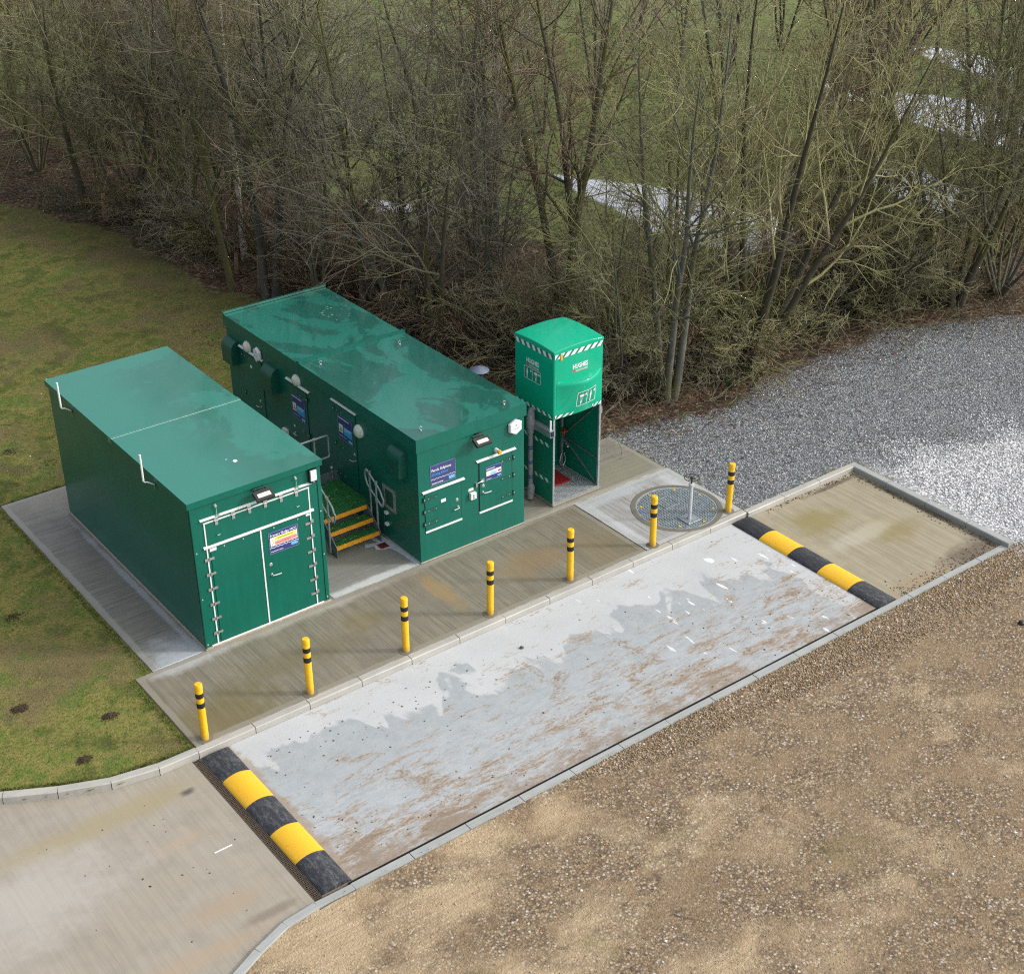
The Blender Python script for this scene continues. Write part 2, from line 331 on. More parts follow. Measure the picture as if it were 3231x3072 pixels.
def washbay():
    t = NT('wash_bay_concrete'); P = t.P(); X, Y, Z = t.xyz(P)
    big = t.noise(P, .8, 6, .62, .5); mid = t.noise(P, 4, 5, .6); fin = t.noise(P, 45, 4, .7)
    # wet patch edge: runs parallel to the kerb, fingers along y
    ed = t.noise(t.sc(P, (1.5, .6, 1)), .8, 3.4, .5, .7)
    yy = t.mth('ADD', Y, t.mth('MULTIPLY', ed, 3.4))              # about -1.1 offset
    xe = t.mth('MULTIPLY', t.mth('SUBTRACT', X, 4.2), .06)
    yy = t.mth('ADD', yy, xe)
    wet = t.mth('SUBTRACT', 1.0, t.sst(yy, -1.62, -1.49))
    edgeR = t.sst(t.mth('ADD', X, t.mth('MULTIPLY', t.noise(P, 1.5, 5), .9)), 9.42, 9.47)
    wet = t.mth('MULTIPLY', wet, t.mth('SUBTRACT', 1.0, edgeR))
    # wetness fades out into scuffed drier concrete toward the front channel
    scuff = t.mth('MULTIPLY', t.sst(Y, -3.2, -4.6), t.ramp(t.noise(t.sc(P, (2, 7, 1)), 2.2, 6, .7), [(.42, 0), (.62, 1)]))
    dry = t.mix(t.ramp(big, [(.3, 0), (.7, 1)]), (.43, .445, .46), (.50, .515, .535))
    wetc = t.mix(t.ramp(mid, [(.35, 0), (.7, 1)]), (.31, .34, .365), (.37, .395, .42))
    c = t.mix(wet, dry, wetc)
    c = t.mix(t.mth('MULTIPLY', scuff, .55), c, (.46, .48, .51))
    # white dots/dashes in the wet area
    dash = t.noise(t.sc(P, (5.0, 1.4, 1), .15), 1.6, 2, .4)
    c = t.mix(t.mth('MULTIPLY', t.ramp(dash, [(.695, 0), (.705, 1)]), t.sst(X, 5.2, 6.2)), c, (.72, .74, .77))
    # mud: streaks along x, more toward the front channel and the left
    st = t.noise(t.sc(P, (1.2, 5.0, 1)), 1.1, 9, .76, .7); bl = t.noise(P, 1.1, 5, .6); grain = t.noise(t.sc(P, (1, 2.5, 1)), 16, 6, .75)
    bias = t.mth('MULTIPLY', t.sst(Y, -2.9, -5.4), .066)
    m = t.mth('ADD', t.mth('ADD', t.mth('MULTIPLY', st, .48), t.mth('MULTIPLY', bl, .22)), t.mth('ADD', t.mth('MULTIPLY', grain, .3), bias))
    c = t.mix(t.ramp(m, [(.555, 0), (.572, .75)]), c, (.315, .235, .165))
    c = t.mix(t.ramp(m, [(.590, 0), (.615, .85)]), c, (.21, .145, .095))
    blot = t.mth('ADD', t.mth('MULTIPLY', t.noise(P, 1.0, 9, .74, .6), .7), t.mth('MULTIPLY', grain, .3)); bb_ = t.mth('ADD', blot, t.mth('MULTIPLY', t.sst(Y, -3.0, -5.2), .03))
    c = t.mix(t.ramp(bb_, [(.585, 0), (.615, .75)]), c, (.27, .20, .14)); c = t.mix(t.ramp(bb_, [(.635, 0), (.66, .8)]), c, (.13, .09, .06))
    e2 = t.mth('ADD', Y, t.mth('MULTIPLY', t.noise(t.sc(P, (1.3, 2.5, 1)), 1.5, 7, .7), 1.15))
    c = t.mix(t.mth('MULTIPLY', t.mth('MULTIPLY', t.sst(e2, -4.62, -4.92), .9), t.ramp(t.noise(t.sc(P, (1, 1.6, 1)), 1.3, 7, .75), [(.44, 0), (.56, 1)])), c, t.mix(grain, (.13, .095, .07), (.36, .28, .21)))
    e3 = t.mth('ADD', X, t.mth('MULTIPLY', t.noise(P, 3.5, 7, .7), -.5))
    c = t.mix(t.mth('MULTIPLY', t.sst(e3, -.93, -1.02), .7), c, (.30, .22, .15))
    # clods
    v = t.vor(P, 3.1); c = t.mix(t.mth('MULTIPLY', t.ramp(v, [(.045, 1), (.06, 0)]), t.ramp(t.noise(P, .9, 3), [(.48, 0), (.56, 1)])), c, (.13, .10, .08))
    c = t.mix(t.ramp(fin, [(.45, 0), (.9, .25)]), c, (.66, .68, .69))
    t.bump(t.mth('ADD', t.mth('MULTIPLY', st, .7), fin), .4, .006)
    r = t.mth('SUBTRACT', .72, t.mth('MULTIPLY', wet, .28))
    return t.out(c, r)
M_wash = washbay()

def ground_mat():
    t = NT('yard_and_field_ground'); P = t.P(); X, Y, Z = t.xyz(P)
    A = lambda n: t.n('Attribute', attribute_name=n).outputs['Fac']
    nb = t.noise(P, .9, 7, .68); nf = t.noise(P, 9, 5, .7)
    wob = t.mth('ADD', t.mth('MULTIPLY', t.mth('SUBTRACT', nb, .5), 2.2), t.mth('MULTIPLY', t.mth('SUBTRACT', nf, .5), .5))
    def mask(n, w=.12, k=1.0): return t.sst(t.mth('ADD', A(n), t.mth('MULTIPLY', wob, k)), -w, w)
    g1 = t.noise(P, 1.1, 7, .65); g2 = t.noise(P, 22, 5, .75); g3 = t.noise(P, 5.5, 5, .7); g4 = t.noise(P, 90, 3, .7)
    # lawn
    lawn = t.ramp(g1, [(.32, (.13, .095, .050)), (.42, (.120, .150, .030)), (.50, (.25, .22, .065)), (.60, (.12, .18, .030)), (.75, (.23, .17, .095))])
    lawn = t.mix(t.ramp(g2, [(.38, .6), (.52, 0)]), lawn, (.030, .040, .012))
    lawn = t.mix(t.ramp(g2, [(.56, 0), (.75, .65)]), lawn, (.27, .26, .085))
    lawn = t.mix(t.ramp(g3, [(.5, 0), (.75, .55)]), lawn, (.050, .110, .016))
    lawn = t.mix(t.ramp(t.noise(P, .42, 6, .65), [(.48, 0), (.60, .7)]), lawn, t.mix(g2, (.12, .085, .045), (.24, .18, .10)))
    lawn = t.mix(t.mth('MULTIPLY', t.sst(A('field'), -2.6, -.2), .55), lawn, (.060, .052, .024))
    lawn = t.mix(t.ramp(t.noise(P, 1.7, 6, .7), [(.66, 0), (.72, .85)]), lawn, (.030, .020, .012))
    # field
    fld = t.ramp(t.noise(P, .45, 6, .65), [(.35, (.125, .150, .050)), (.5, (.200, .225, .080)), (.66, (.135, .190, .055))])
    fld = t.mix(t.ramp(g2, [(.4, .6), (.56, 0)]), fld, (.05, .07, .02))
    fld = t.mix(t.ramp(g3, [(.55, 0), (.7, .5)]), fld, (.10, .075, .04))
    vv = t.vor(t.sc(P, (1, 1, 0)), 3.6); fld = t.mix(t.ramp(vv, [(.20, .95), (.30, 0)]), fld, (.026, .022, .010))
    c = t.mix(mask('field', .3, .8), lawn, fld)
    # leaf litter
    lc = t.vor(P, 15, out='Color'); lx = t.xyz(lc)[0]
    lit = t.ramp(lx, [(.0, (.026, .017, .013)), (.4, (.090, .053, .038)), (.7, (.165, .092, .065)), (.92, (.26, .16, .11)), (1, (.42, .32, .24))])
    lit = t.mix(t.ramp(g1, [(.4, 0), (.6, .75)]), lit, (.030, .024, .012)); lit = t.mix(t.ramp(g3, [(.56, 0), (.66, .7)]), lit, (.028, .050, .012))
    c = t.mix(mask('litter', .15, .7), c, lit)
    # tracks beyond the trees
    trk = t.mix(t.ramp(g3, [(.3, 0), (.7, 1)]), (.52, .56, .64), (.66, .70, .78)); trk = t.mix(t.ramp(g2, [(.62, 0), (.7, .6)]), trk, (.2, .22, .12))
    c = t.mix(mask('track', .10, .35), c, trk)
    # grey stone chippings
    def stones(scale, stops, edge=(.07, .08, .09)):
        col = t.vor(P, scale, out='Color'); x = t.xyz(col)[0]; dd = t.vor(P, scale)
        cc = t.ramp(x, stops); return t.mix(t.ramp(dd, [(.35, 0), (.62, .8)]), cc, edge), dd
    grey, dg = stones(34, [(0, (.06, .07, .08)), (.3, (.18, .205, .225)), (.55, (.30, .325, .345)), (.78, (.43, .42, .44)), (.93, (.60, .59, .61)), (1, (.8, .8, .82))])
    grey = t.mix(t.ramp(nb, [(.3, .25), (.6, 0)]), grey, (.15, .165, .175))
    white, dw = stones(21, [(0, (.26, .27, .29)), (.25, (.52, .53, .56)), (.5, (.74, .75, .78)), (.8, (.90, .90, .92))], (.2, .2, .22))
    white = t.mix(t.ramp(nb, [(.66, 0), (.78, .6)]), white, (.30, .25, .17))
    brown, db = stones(27, [(0, (.10, .085, .07)), (.25, (.28, .19, .115)), (.45, (.40, .28, .165)), (.62, (.24, .20, .16)), (.78, (.44, .34, .22)), (.95, (.52, .45, .36)), (1, (.66, .62, .56))], (.13, .095, .065))
    tr = t.sc(P, (.8, 1.05, 1), .12)
    sand_n = t.noise(tr, .85, 7, .62, .3); tyre = t.noise(t.sc(P, (1.1, 16, 1), .10), 1, 5, .7)
    bias = t.sst(t.mth('SUBTRACT', X, t.mth('MULTIPLY', Y, .2)), 5.6, 1.6)
    sn = t.mth('ADD', sand_n, t.mth('MULTIPLY', bias, .13))
    dirt = t.mix(t.ramp(sand_n, [(.35, 0), (.6, 1)]), (.27, .19, .115), (.355, .26, .16))
    dirt = t.mix(t.ramp(g2, [(.36, .55), (.6, 0)]), dirt, (.20, .145, .09)); dirt = t.mix(t.ramp(g4, [(.55, 0), (.75, .5)]), dirt, (.50, .40, .27))
    sand = t.mix(t.ramp(tyre, [(.35, 0), (.62, 1)]), (.44, .335, .21), (.60, .475, .31))
    kb = t.mth('MULTIPLY', t.sst(t.mth('ADD', Y, t.mth('MULTIPLY', nb, 1.3)), -6.1, -5.6), t.sst(X, 2.5, 4.5))
    peb = t.mix(t.ramp(t.noise(P, 3.2, 6, .7), [(.34, .1), (.50, 1)]), dirt, brown)
    pebm = t.ramp(t.noise(tr, 1.15, 6, .6, .5), [(.38, .35), (.54, 1)])
    bz = t.mix(pebm, dirt, peb); bz = t.mix(t.ramp(sn, [(.55, 0), (.72, .7)]), bz, sand)
    bz = t.mix(t.ramp(t.noise(P, .7, 5, .6), [(.60, 0), (.72, .5)]), bz, (.17, .16, .055)); bz = t.mix(t.mth('MULTIPLY', kb, .85), bz, brown)
    c = t.mix(mask('brown', .10, .10), c, bz)
    mg = mask('grey', .15, .62); c = t.mix(mg, c, grey)
    mw = mask('white', .35, .95); c = t.mix(mw, c, white)
    h = t.mth('ADD', t.mth('ADD', t.mth('MULTIPLY', g2, .7), g4), t.mth('MULTIPLY', t.mth('SUBTRACT', 1, dg), .8))
    t.bump(h, .7, .02)
    return t.out(c, .9, spec=.25)
M_ground = ground_mat()

# ------------------------------------------------------------------ the ground
def sd_poly(x, y, poly):
    """signed distance, positive inside"""
    P = np.array(poly, float); d = np.full(x.shape, 1e9); ins = np.zeros(x.shape, bool); n = len(P)
    for i in range(n):
        a, b = P[i], P[(i+1) % n]; e = b-a; wx, wy = x-a[0], y-a[1]
        tt = np.clip((wx*e[0]+wy*e[1])/(e@e), 0, 1); d = np.minimum(d, (wx-tt*e[0])**2+(wy-tt*e[1])**2)
        c = ((a[1] <= y) & (b[1] > y)) | ((b[1] <= y) & (a[1] > y))
        with np.errstate(divide='ignore', invalid='ignore'):
            xi = a[0]+(y-a[1])/(e[1] if e[1] != 0 else 1e-12)*e[0]
        ins ^= c & (x < xi)
    return np.where(ins, 1, -1)*np.sqrt(d)
EDGE = [(4.6, 26), (5.6, 22.6), (6.9, 19.2), (7.2, 13.6), (8.6, 10.6), (9.1, 7.2), (10.2, 2.9), (10.9, 1.9), (12.0, 1.55), (14.9, 1.95), (18.5, 2.1), (20.6, 0.9), (24, -.6), (30, -1.5)]
LITTER = EDGE[:6]+[(9.7, 2.9), (9.85, 1.62), (12.0, 1.05), (14.9, 1.45), (18.3, 1.6), (20.6, .6), (24, -.85), (30, -1.9)]+[(34, 2.0), (27.0, 6.0), (21.5, 5.6), (18.6, 6.3), (16.6, 8.6), (15.4, 11.5), (13.6, 15), (12.6, 19), (13.5, 26), (14.5, 34), (2.0, 34)]
FIELD = EDGE+[(60, -4), (60, 60), (0, 60), (3, 34)]
ACCESS = [(-1.27, -2.2), (-1.86, -2.20), (-2.53, -2.06), (-3.2, -1.78), (-3.85, -1.42), (-4.8, -.85), (-6.5, .3), (-9.5, 3), (-9.5, -14), (-4.5, -14), (-3.8, -8.0), (-3.35, -6.6), (-2.82, -6.10), (-2.39, -5.92), (-1.9, -5.74), (-1.41, -5.68)]
GREY = [(9.8, 1.5), (9.8, -2.15), (12.83, -2.15), (12.83, -5.9), (40, -13), (40, -2.2), (30, -1.7), (24, -.75), (20.6, .75), (18.3, 1.75), (14.9, 1.55), (12.0, 1.1), (10.9, 1.5)]
WHITE = [(12.9, -2.5), (14.0, -2.6), (16.2, -3.4), (19, -4.6), (40, -9), (40, -13), (12.9, -6.1), (12.8, -5.85)]
BROWN = [(-2.9, -5.98), (-2.45, -5.78), (-1.95, -5.58), (-1.41, -5.50), (-1.2, -5.74), (12.8, -5.80), (13.4, -6.1), (40, -13), (40, -20), (-10, -20), (-4.5, -14), (-3.8, -8.0), (-3.35, -6.6)]
TR = [[(19.47, 15.33), (20.51, 13.59), (21.46, 11.94), (21.8, 8.9), (21.3, 7.0), (20.0, 6.5), (18.9, 7.8), (18.4, 9.5), (18.8, 11.85), (19.0, 13.8)],
      [(26.9, 10.9), (28.3, 8.9), (27.7, 6.3), (26.6, 5.2), (25.6, 6.4), (26.0, 8.6)],
      [(33.7, 18.2), (34.5, 15.6), (35.8, 13.25), (35.7, 10.0), (34.4, 6), (32.0, 6.4), (32.1, 10.0), (32.2, 13.0), (32.6, 15.6)],
      [(40.4, 20), (41.3, 17.5), (40.8, 14.0), (40, 10), (38.3, 11), (39.0, 16)],
      [(13.75, 17.0), (14.5, 16.0), (14.2, 15.2), (13.5, 15.9)]]
HOLES = [(-1.41, -1.23, -5.82, -2.1), (-1.23, 9.83, -5.82, .0), (-.93, 6.42, 0, 6.45), (6.35, 9.78, -.05, 1.61), (9.83, 12.81, -5.82, -2.1)]
def spaced(a, b, st, keys):
    keys = sorted(set([a, b]+[k for k in keys if a < k < b])); out = []
    for k0, k1 in zip(keys[:-1], keys[1:]):
        n = max(1, int(round((k1-k0)/st))); out += [k0+(k1-k0)*i/n for i in range(n)]
    return np.array(out+[b])
gx = np.concatenate([spaced(-9.6, 22, .13, [-1.41, -1.23, -.93, 6.42, 6.35, 9.78, 9.83, 12.81])[:-1], spaced(22, 58, .4, [])])
gy = np.concatenate([spaced(-15, 18, .13, [-5.82, -2.1, -.05, 0, 1.61, 6.45])[:-1], spaced(18, 58, .4, [])])
GX, GY = np.meshgrid(gx, gy, indexing='ij')
rng = np.random.default_rng(7)
def lump(x, y, s, k):
    r = np.random.default_rng(k); z = 0*x
    for i in range(9):
        a = r.uniform(0, 2*pi); f = s*r.uniform(.6, 1.8); z = z+np.sin(f*(x*cos(a)+y*sin(a))+r.uniform(0, 6.3))
    return z/9
def ground_z(x, y):
    sb = np.clip((sd_poly(x, y, BROWN)+.1)/.5, 0, 1)
    zz = -.035*(1-sb)-.095*sb + .018*lump(x, y, 1.7, 3)*(1-.4*sb)
    pit = np.clip(sd_poly(x, y, LITTER)/2, 0, 1); zz = zz+pit*.06*lump(x, y, 2.6, 5)
    zz = zz + .035*np.maximum(0, lump(x, y, 2.2, 11))*0
    return zz
sdB, sdL, sdF, sdG, sdW = [sd_poly(GX, GY, p) for p in (BROWN, LITTER, FIELD, GREY, WHITE)]
sdT = np.max([sd_poly(GX, GY, p) for p in TR], axis=0)
sdA = sd_poly(GX, GY, ACCESS)
GZ = ground_z(GX, GY)
near = np.clip(np.min([np.maximum(np.maximum(x0-GX, GX-x1), np.maximum(y0-GY, GY-y1)) for x0, x1, y0, y1 in HOLES], axis=0), 0, .4)/.4
GZ = np.where(sdB > -.1, GZ, GZ*(.6+.4*near))
idx = np.arange(GX.size).reshape(GX.shape)
quads = np.stack([idx[:-1, :-1], idx[1:, :-1], idx[1:, 1:], idx[:-1, 1:]], -1).reshape(-1, 4)
cx = (GX[:-1, :-1]+GX[1:, 1:]).ravel()/2; cy = (GY[:-1, :-1]+GY[1:, 1:]).ravel()/2
keep = np.ones(len(quads), bool)
for x0, x1, y0, y1 in HOLES: keep &= ~((cx > x0) & (cx < x1) & (cy > y0) & (cy < y1))
keep &= ~(sd_poly(cx, cy, ACCESS) > -.045)
quads = quads[keep]; cx = cx[keep]; cy = cy[keep]
V3 = np.stack([GX.ravel(), GY.ravel(), GZ.ravel()], 1)
attrs = {'brown': sdB, 'litter': sdL, 'field': sdF, 'grey': sdG, 'white': sdW, 'track': sdT}
cls = np.full(len(quads), 'lawn', object)
cls[sd_poly(cx, cy, FIELD) > 0] = 'meadow'; cls[sd_poly(cx, cy, LITTER) > 0] = 'woodland_floor'
for p in TR: cls[sd_poly(cx, cy, p) > 0] = 'track'
cls[sd_poly(cx, cy, GREY) > 0] = 'grey_gravel'; cls[sd_poly(cx, cy, WHITE) > 0] = 'white_gravel'; cls[sd_poly(cx, cy, BROWN) > 0] = 'gravel_yard'
def mesh_np(name, V, F, mats, parent=None, attr=None, smooth=False):
    me = bpy.data.meshes.new(name); n = F.shape[1]
    me.vertices.add(len(V)); me.vertices.foreach_set('co', np.ascontiguousarray(V, np.float32).ravel())
    me.loops.add(F.size); me.loops.foreach_set('vertex_index', np.ascontiguousarray(F, np.int32).ravel())
    me.polygons.add(len(F)); me.polygons.foreach_set('loop_start', np.arange(0, F.size, n, dtype=np.int32))
    if smooth: me.polygons.foreach_set('use_smooth', np.ones(len(F), bool))
    for m in (mats if isinstance(mats, list) else [mats]): me.materials.append(m)
    for k, a in (attr or {}).items():
        at = me.attributes.new(k, 'FLOAT', 'POINT'); at.data.foreach_set('value', np.ascontiguousarray(a, np.float32).ravel())
    me.update(calc_edges=True)
    o = bpy.data.objects.new(name, me); COL.objects.link(o)
    if parent: o.parent = parent
    return o
for nm in sorted(set(cls)):
    q = quads[cls == nm]; used, inv = np.unique(q, return_inverse=True)
    o = mesh_np(nm, V3[used], inv.reshape(-1, 4), M_ground, attr={k: np.clip(a, -3, 3).ravel()[used] for k, a in attrs.items()}, smooth=True)
    tag(o, kind='structure')
# base terrain out to the horizon
t_ = NT('distant_grass'); g_ = t_.noise(t_.P(), .5, 6, .6)
t_.out(t_.ramp(g_, [(.35, (.06, .085, .02)), (.6, (.12, .14, .045))]), .9)
mb = MB(); mb.add([(-400, -400, -.55), (400, -400, -.55), (400, 400, -.55), (-400, 400, -.55)], [(0, 1, 2, 3)])
tag(mb.build('terrain', t_.m), kind='structure')

# ------------------------------------------------------------------ concrete pads, bay, kerbs
def struct(name, mb, mat, smooth=False): return tag(mb.build(name, mat, smooth=smooth), kind='structure')
struct('front_pavement', MB().box(-1.23, 7.48, -2.06, -.012, -.34, 0, .012), M_strip)
struct('side_pavement', MB().box(-.93, 2.36, 0, 6.4, -.32, -.002, .01), M_leftpad)
struct('passage_pavement', MB().box(2.362, 6.33, 0.0, 6.45, -.33, -.004), M_gap_pad)
struct('shower_pavement', MB().box(6.334, 9.76, -.04, 1.6, -.34, .002, .012), M_showpad)
mb = MB(); cxm, cym, rm = 8.89, -1.30, .745     # pavement round the chamber, with a real round opening
x0, x1, y0, y1 = 7.486, 9.80, -2.06, -.046; N = 64
outer = []
for k in range(N):
    a = 2*pi*k/N; dx, dy = cos(a), sin(a)
    tt = min(((x1-cxm) if dx > 0 else (x0-cxm))/dx if abs(dx) > 1e-6 else 1e9, ((y1-cym) if dy > 0 else (y0-cym))/dy if abs(dy) > 1e-6 else 1e9)
    outer.append((cxm+dx*tt, cym+dy*tt))
inner = [(cxm+rm*cos(2*pi*k/N), cym+rm*sin(2*pi*k/N)) for k in range(N)]
vs = [(x, y, .004) for x, y in outer]+[(x, y, .004) for x, y in inner]+[(x, y, -.8) for x, y in inner]+[(x, y, -.33) for x, y in outer]
fs = []
for k in range(N):
    j = (k+1) % N; fs += [(k, j, N+j, N+k), (N+k, N+j, 2*N+j, 2*N+k), (3*N+k, 3*N+j, j, k)]
fs.append(tuple(range(2*N, 3*N)))
for cxx, cyy in ((x0, y0), (x1, y0), (x1, y1), (x0, y1)):    # corner infill triangles
    ang = math.atan2(cyy-cym, cxx-cxm) % (2*pi); k = int(ang/(2*pi)*N) % N
    b = len(vs); vs.append((cxx, cyy, .004)); fs.append((k, b, (k+1) % N)); vs.append((cxx, cyy, -.33)); fs += [(k, 3*N+k, b+1, b), (b, b+1, 3*N+(k+1) % N, (k+1) % N)]
mb.add(vs, fs); struct('chamber_pavement', mb, M_mpad)
mb = MB()   # mortar ring round the grating
ring = [(cxm+r*cos(2*pi*k/N), cym+r*sin(2*pi*k/N), z) for r, z in ((.755, .0045), (.757, .012), (.842, .010), (.85, .0045)) for k in range(N)]
mb.add(ring, [(i*N+k, i*N+(k+1) % N, (i+1)*N+(k+1) % N, (i+1)*N+k)[::-1] for i in range(3) for k in range(N)])
struct('mortar_ring_pavement', mb, M_showpad)
struct('wash_bay_road', MB().box(-1.25, 9.85, -5.60, -2.205, -.4, -.10), M_wash)
struct('end_bay_pavement', MB().box(9.855, 12.64, -5.70, -2.24, -.4, -.094), M_slab)
def sheet(name, poly, z0, z1, mat):
    n = len(poly); mb = MB(); mb.add([(x, y, z1) for x, y in poly]+[(x, y, z0) for x, y in poly], [tuple(range(n)) if area(poly) > 0 else tuple(range(n))[::-1]]+[(i, (i+1) % n, n+(i+1) % n, n+i) for i in range(n)])
    return struct(name, mb, mat)
def area(p): return sum(p[i][0]*p[(i+1) % len(p)][1]-p[(i+1) % len(p)][0]*p[i][1] for i in range(len(p)))
ACC2 = [(-1.372, -2.2)]+ACCESS[1:-1]+[(-1.372, -5.68)]
sheet('access_road', ACC2, -.4, -.10, M_access)

def kerb_run(mb, pts, w, z0, z1, side=1, joint=.012, bev=.014, length=.915):
    """separate kerb stones laid end to end along a polyline, w thick to one side"""
    pts = [Vector((*p, 0)) for p in pts]; segs = []
    for a, b in zip(pts[:-1], pts[1:]):
        L = (b-a).length; n = max(1, round(L/length))
        for i in range(n): segs.append((a+(b-a)*(i/n), a+(b-a)*((i+1)/n)))
    rr = random.Random(5)
    for a, b in segs:
        t = (b-a).normalized(); nrm = Vector((-t.y, t.x, 0))*side; a2 = a+t*joint/2; b2 = b-t*joint/2; dz = rr.uniform(-.003, .003)
        prof = [(0, z0), (0, z1-bev), (bev, z1), (w-bev*.4, z1), (w, z1-bev*.4), (w, z0)]
        vs = [a2+nrm*o_+Vector((0, 0, z+dz)) for o_, z in prof]+[b2+nrm*o_+Vector((0, 0, z+dz)) for o_, z in prof]; n = len(prof)
        fs = [(i, (i+1) % n, n+(i+1) % n, n+i) for i in range(n)]+[tuple(range(n))[::-1], tuple(range(n, 2*n))]
        if side > 0: fs = [f[::-1] for f in fs]
        mb.add(vs, fs)
mb = MB()
kerb_run(mb, [(-6.5, .3), (-4.8, -.85), (-3.85, -1.42), (-3.2, -1.78), (-2.53, -2.06), (-1.86, -2.19), (-1.25, -2.20)], .13, -.35, .022, 1)
kerb_run(mb, [(-1.25, -2.20), (9.80, -2.20)], .132, -.35, .005, 1)
kerb_run(mb, [(9.80, -2.235), (12.66, -2.235)], .13, -.35, .008, 1)
struct('kerb', mb, M_kerb)
mb = MB(); kerb_run(mb, [(12.645, -5.80), (12.645, -2.11)], .15, -.35, .008, -1); struct('kerb', mb, M_kerbd)
mb = MB(); kerb_run(mb, [(-.86, -5.656), (12.83, -5.656)], .145, -.35, -.072, -1, bev=.006)
kerb_run(mb, [(-3.8, -8.0), (-3.35, -6.6), (-2.82, -6.10), (-2.39, -5.90), (-1.9, -5.72), (-1.41, -5.67), (-.86, -5.68)], .12, -.35, -.052, -1, bev=.006)
struct('edging_kerb', mb, M_kerbd)
# channel bed under the two slotted drains
struct('channel_bed_ground', MB().box(-1.41, -1.25, -5.66, -2.2, -.42, -.17)  .box(-.86, 9.85, -5.66, -5.600, -.42, -.17), plain('dark_channel', (.02, .018, .016), .9))

# ------------------------------------------------------------------ drains
def drain_grate(name, label, x0, x1, y0, y1, along, mat):
    d = empty(name, ((x0+x1)/2, (y0+y1)/2, -.10), label, 'drain')
    m = MB()
    m.box(x0, x0+.012, y0, y1, -.14, -.096) if along == 'y' else m.box(x0, x1, y0, y0+.010, -.14, -.096)
    m.box(x1-.012, x1, y0, y1, -.14, -.096) if along == 'y' else m.box(x0, x1, y1-.010, y1, -.14, -.096)
    m.build('frame', mat, d)
    m = MB()
    if along == 'y':
        n = int((y1-y0)/.034)
        for i in range(n): m.box(x0+.013, x1-.013, y0+.034*i, y0+.034*i+.011, -.125, -.099)
        for k in (1, 2, 3): xx = x0+(x1-x0)*k/4; m.box(xx-.004, xx+.004, y0, y1, -.120, -.1005)
    else:
        n = int((x1-x0)/.034)
        for i in range(n): m.box(x0+.034*i, x0+.034*i+.013, y0+.011, y1-.011, -.125, -.100)
        for yy in (y0+.016, (y0+y1)/2, y1-.016): m.box(x0, x1, yy-.002, yy+.002, -.122, -.1015)
    m.build('grating', mat, d)
drain_grate('slotted_drain', 'rusty slotted channel drain beside the left speed ramp', -1.370, -1.262, -5.64, -2.21, 'y', plain('rusty_iron', (.10, .075, .055), .7, .2, .4, 30))
drain_grate('slotted_drain', 'long narrow black slotted drain along the front edging of the bay', -.85, 9.38, -5.652, -5.604, 'x', plain('black_iron', (.016, .014, .013), .6, .2, .3))

# ------------------------------------------------------------------ speed ramps
def rubber(name, col, dust):
    t = NT(name); P = t.P(); n1 = t.noise(t.sc(P, (3, 1, 1)), 6, 8, .8); n2 = t.noise(P, 60, 4, .7)
    c = t.mix(t.ramp(n1, [(.48, 0), (.80, dust)]), col, (.42, .42, .42) if col[0] < .1 else (.62, .45, .16))
    c = t.mix(t.ramp(n2, [(.55, 0), (.72, dust*.8)]), c, (.3, .3, .3) if col[0] < .1 else (.95, .62, .12)); t.bump(n2, .5, .01)
    return t.out(c, .6)
M_rubk = rubber('dusty_black_rubber', (.022, .026, .036), .45); M_rubk2 = rubber('black_rubber', (.020, .024, .034), .22)
M_ruby = rubber('yellow_rubber', (.84, .47, .018), .35)
def ramp(x0, x1, y0, y1, label, z0=-.10, yc=False):
    r = empty('speed_ramp', ((x0+x1)/2, (y0+y1)/2, z0), label, 'speed ramp')
    n = 5; w = x1-x0; h = .075
    for i in range(n):
        ya = y1-(y1-y0)*i/n; yb = y1-(y1-y0)*(i+1)/n+.005
        prof = [(0, 0), (0, .008)]+[(w*(.03+.94*k/10), .008+h*sin(pi*(.06+.88*k/10))**.8) for k in range(11)]+[(w, .008), (w, 0)]
        rings = []
        ysteps = [(ya, 1), (yb, 1)]
        if i == 0: ysteps = [(ya, .15), (ya-.05, .72), (ya-.13, 1), (yb, 1)]
        if i == n-1: ysteps = [(ya, 1), (yb+.05, 1), (yb, .85)]
        m = MB(); np_ = len(prof); vs = []
        for yv, s_ in ysteps: vs += [(x0+a, yv, z0+b*s_) for a, b in prof]
        fs = [(j*np_+k, j*np_+k+1, (j+1)*np_+k+1, (j+1)*np_+k) for j in range(len(ysteps)-1) for k in range(np_-1)]
        fs += [tuple(range(np_)), tuple(range((len(ysteps)-1)*np_, len(ysteps)*np_))[::-1]]
        m.add(vs, fs); sec = m.build('ramp_section', (M_rubk if i == 4 or x0 < 0 else M_rubk2) if i % 2 == 0 else M_ruby, r, smooth=True)
        if i % 2 == 0 or True:
            for xx in (x0+w*.18, x0+w*.82): MB().lathe((xx, (ya+yb)/2, z0+.050), [(.013, -.01), (.013, .004)], 10).build('fixing_bolt', M_black, sec)
ramp(-1.245, -.80, -5.60, -2.215, 'black and yellow rubber speed ramp beside the slotted drain, left end of bay')
ramp(9.40, 9.852, -5.655, -2.21, 'black and yellow rubber speed ramp next to the stained end slab, right of the bay')

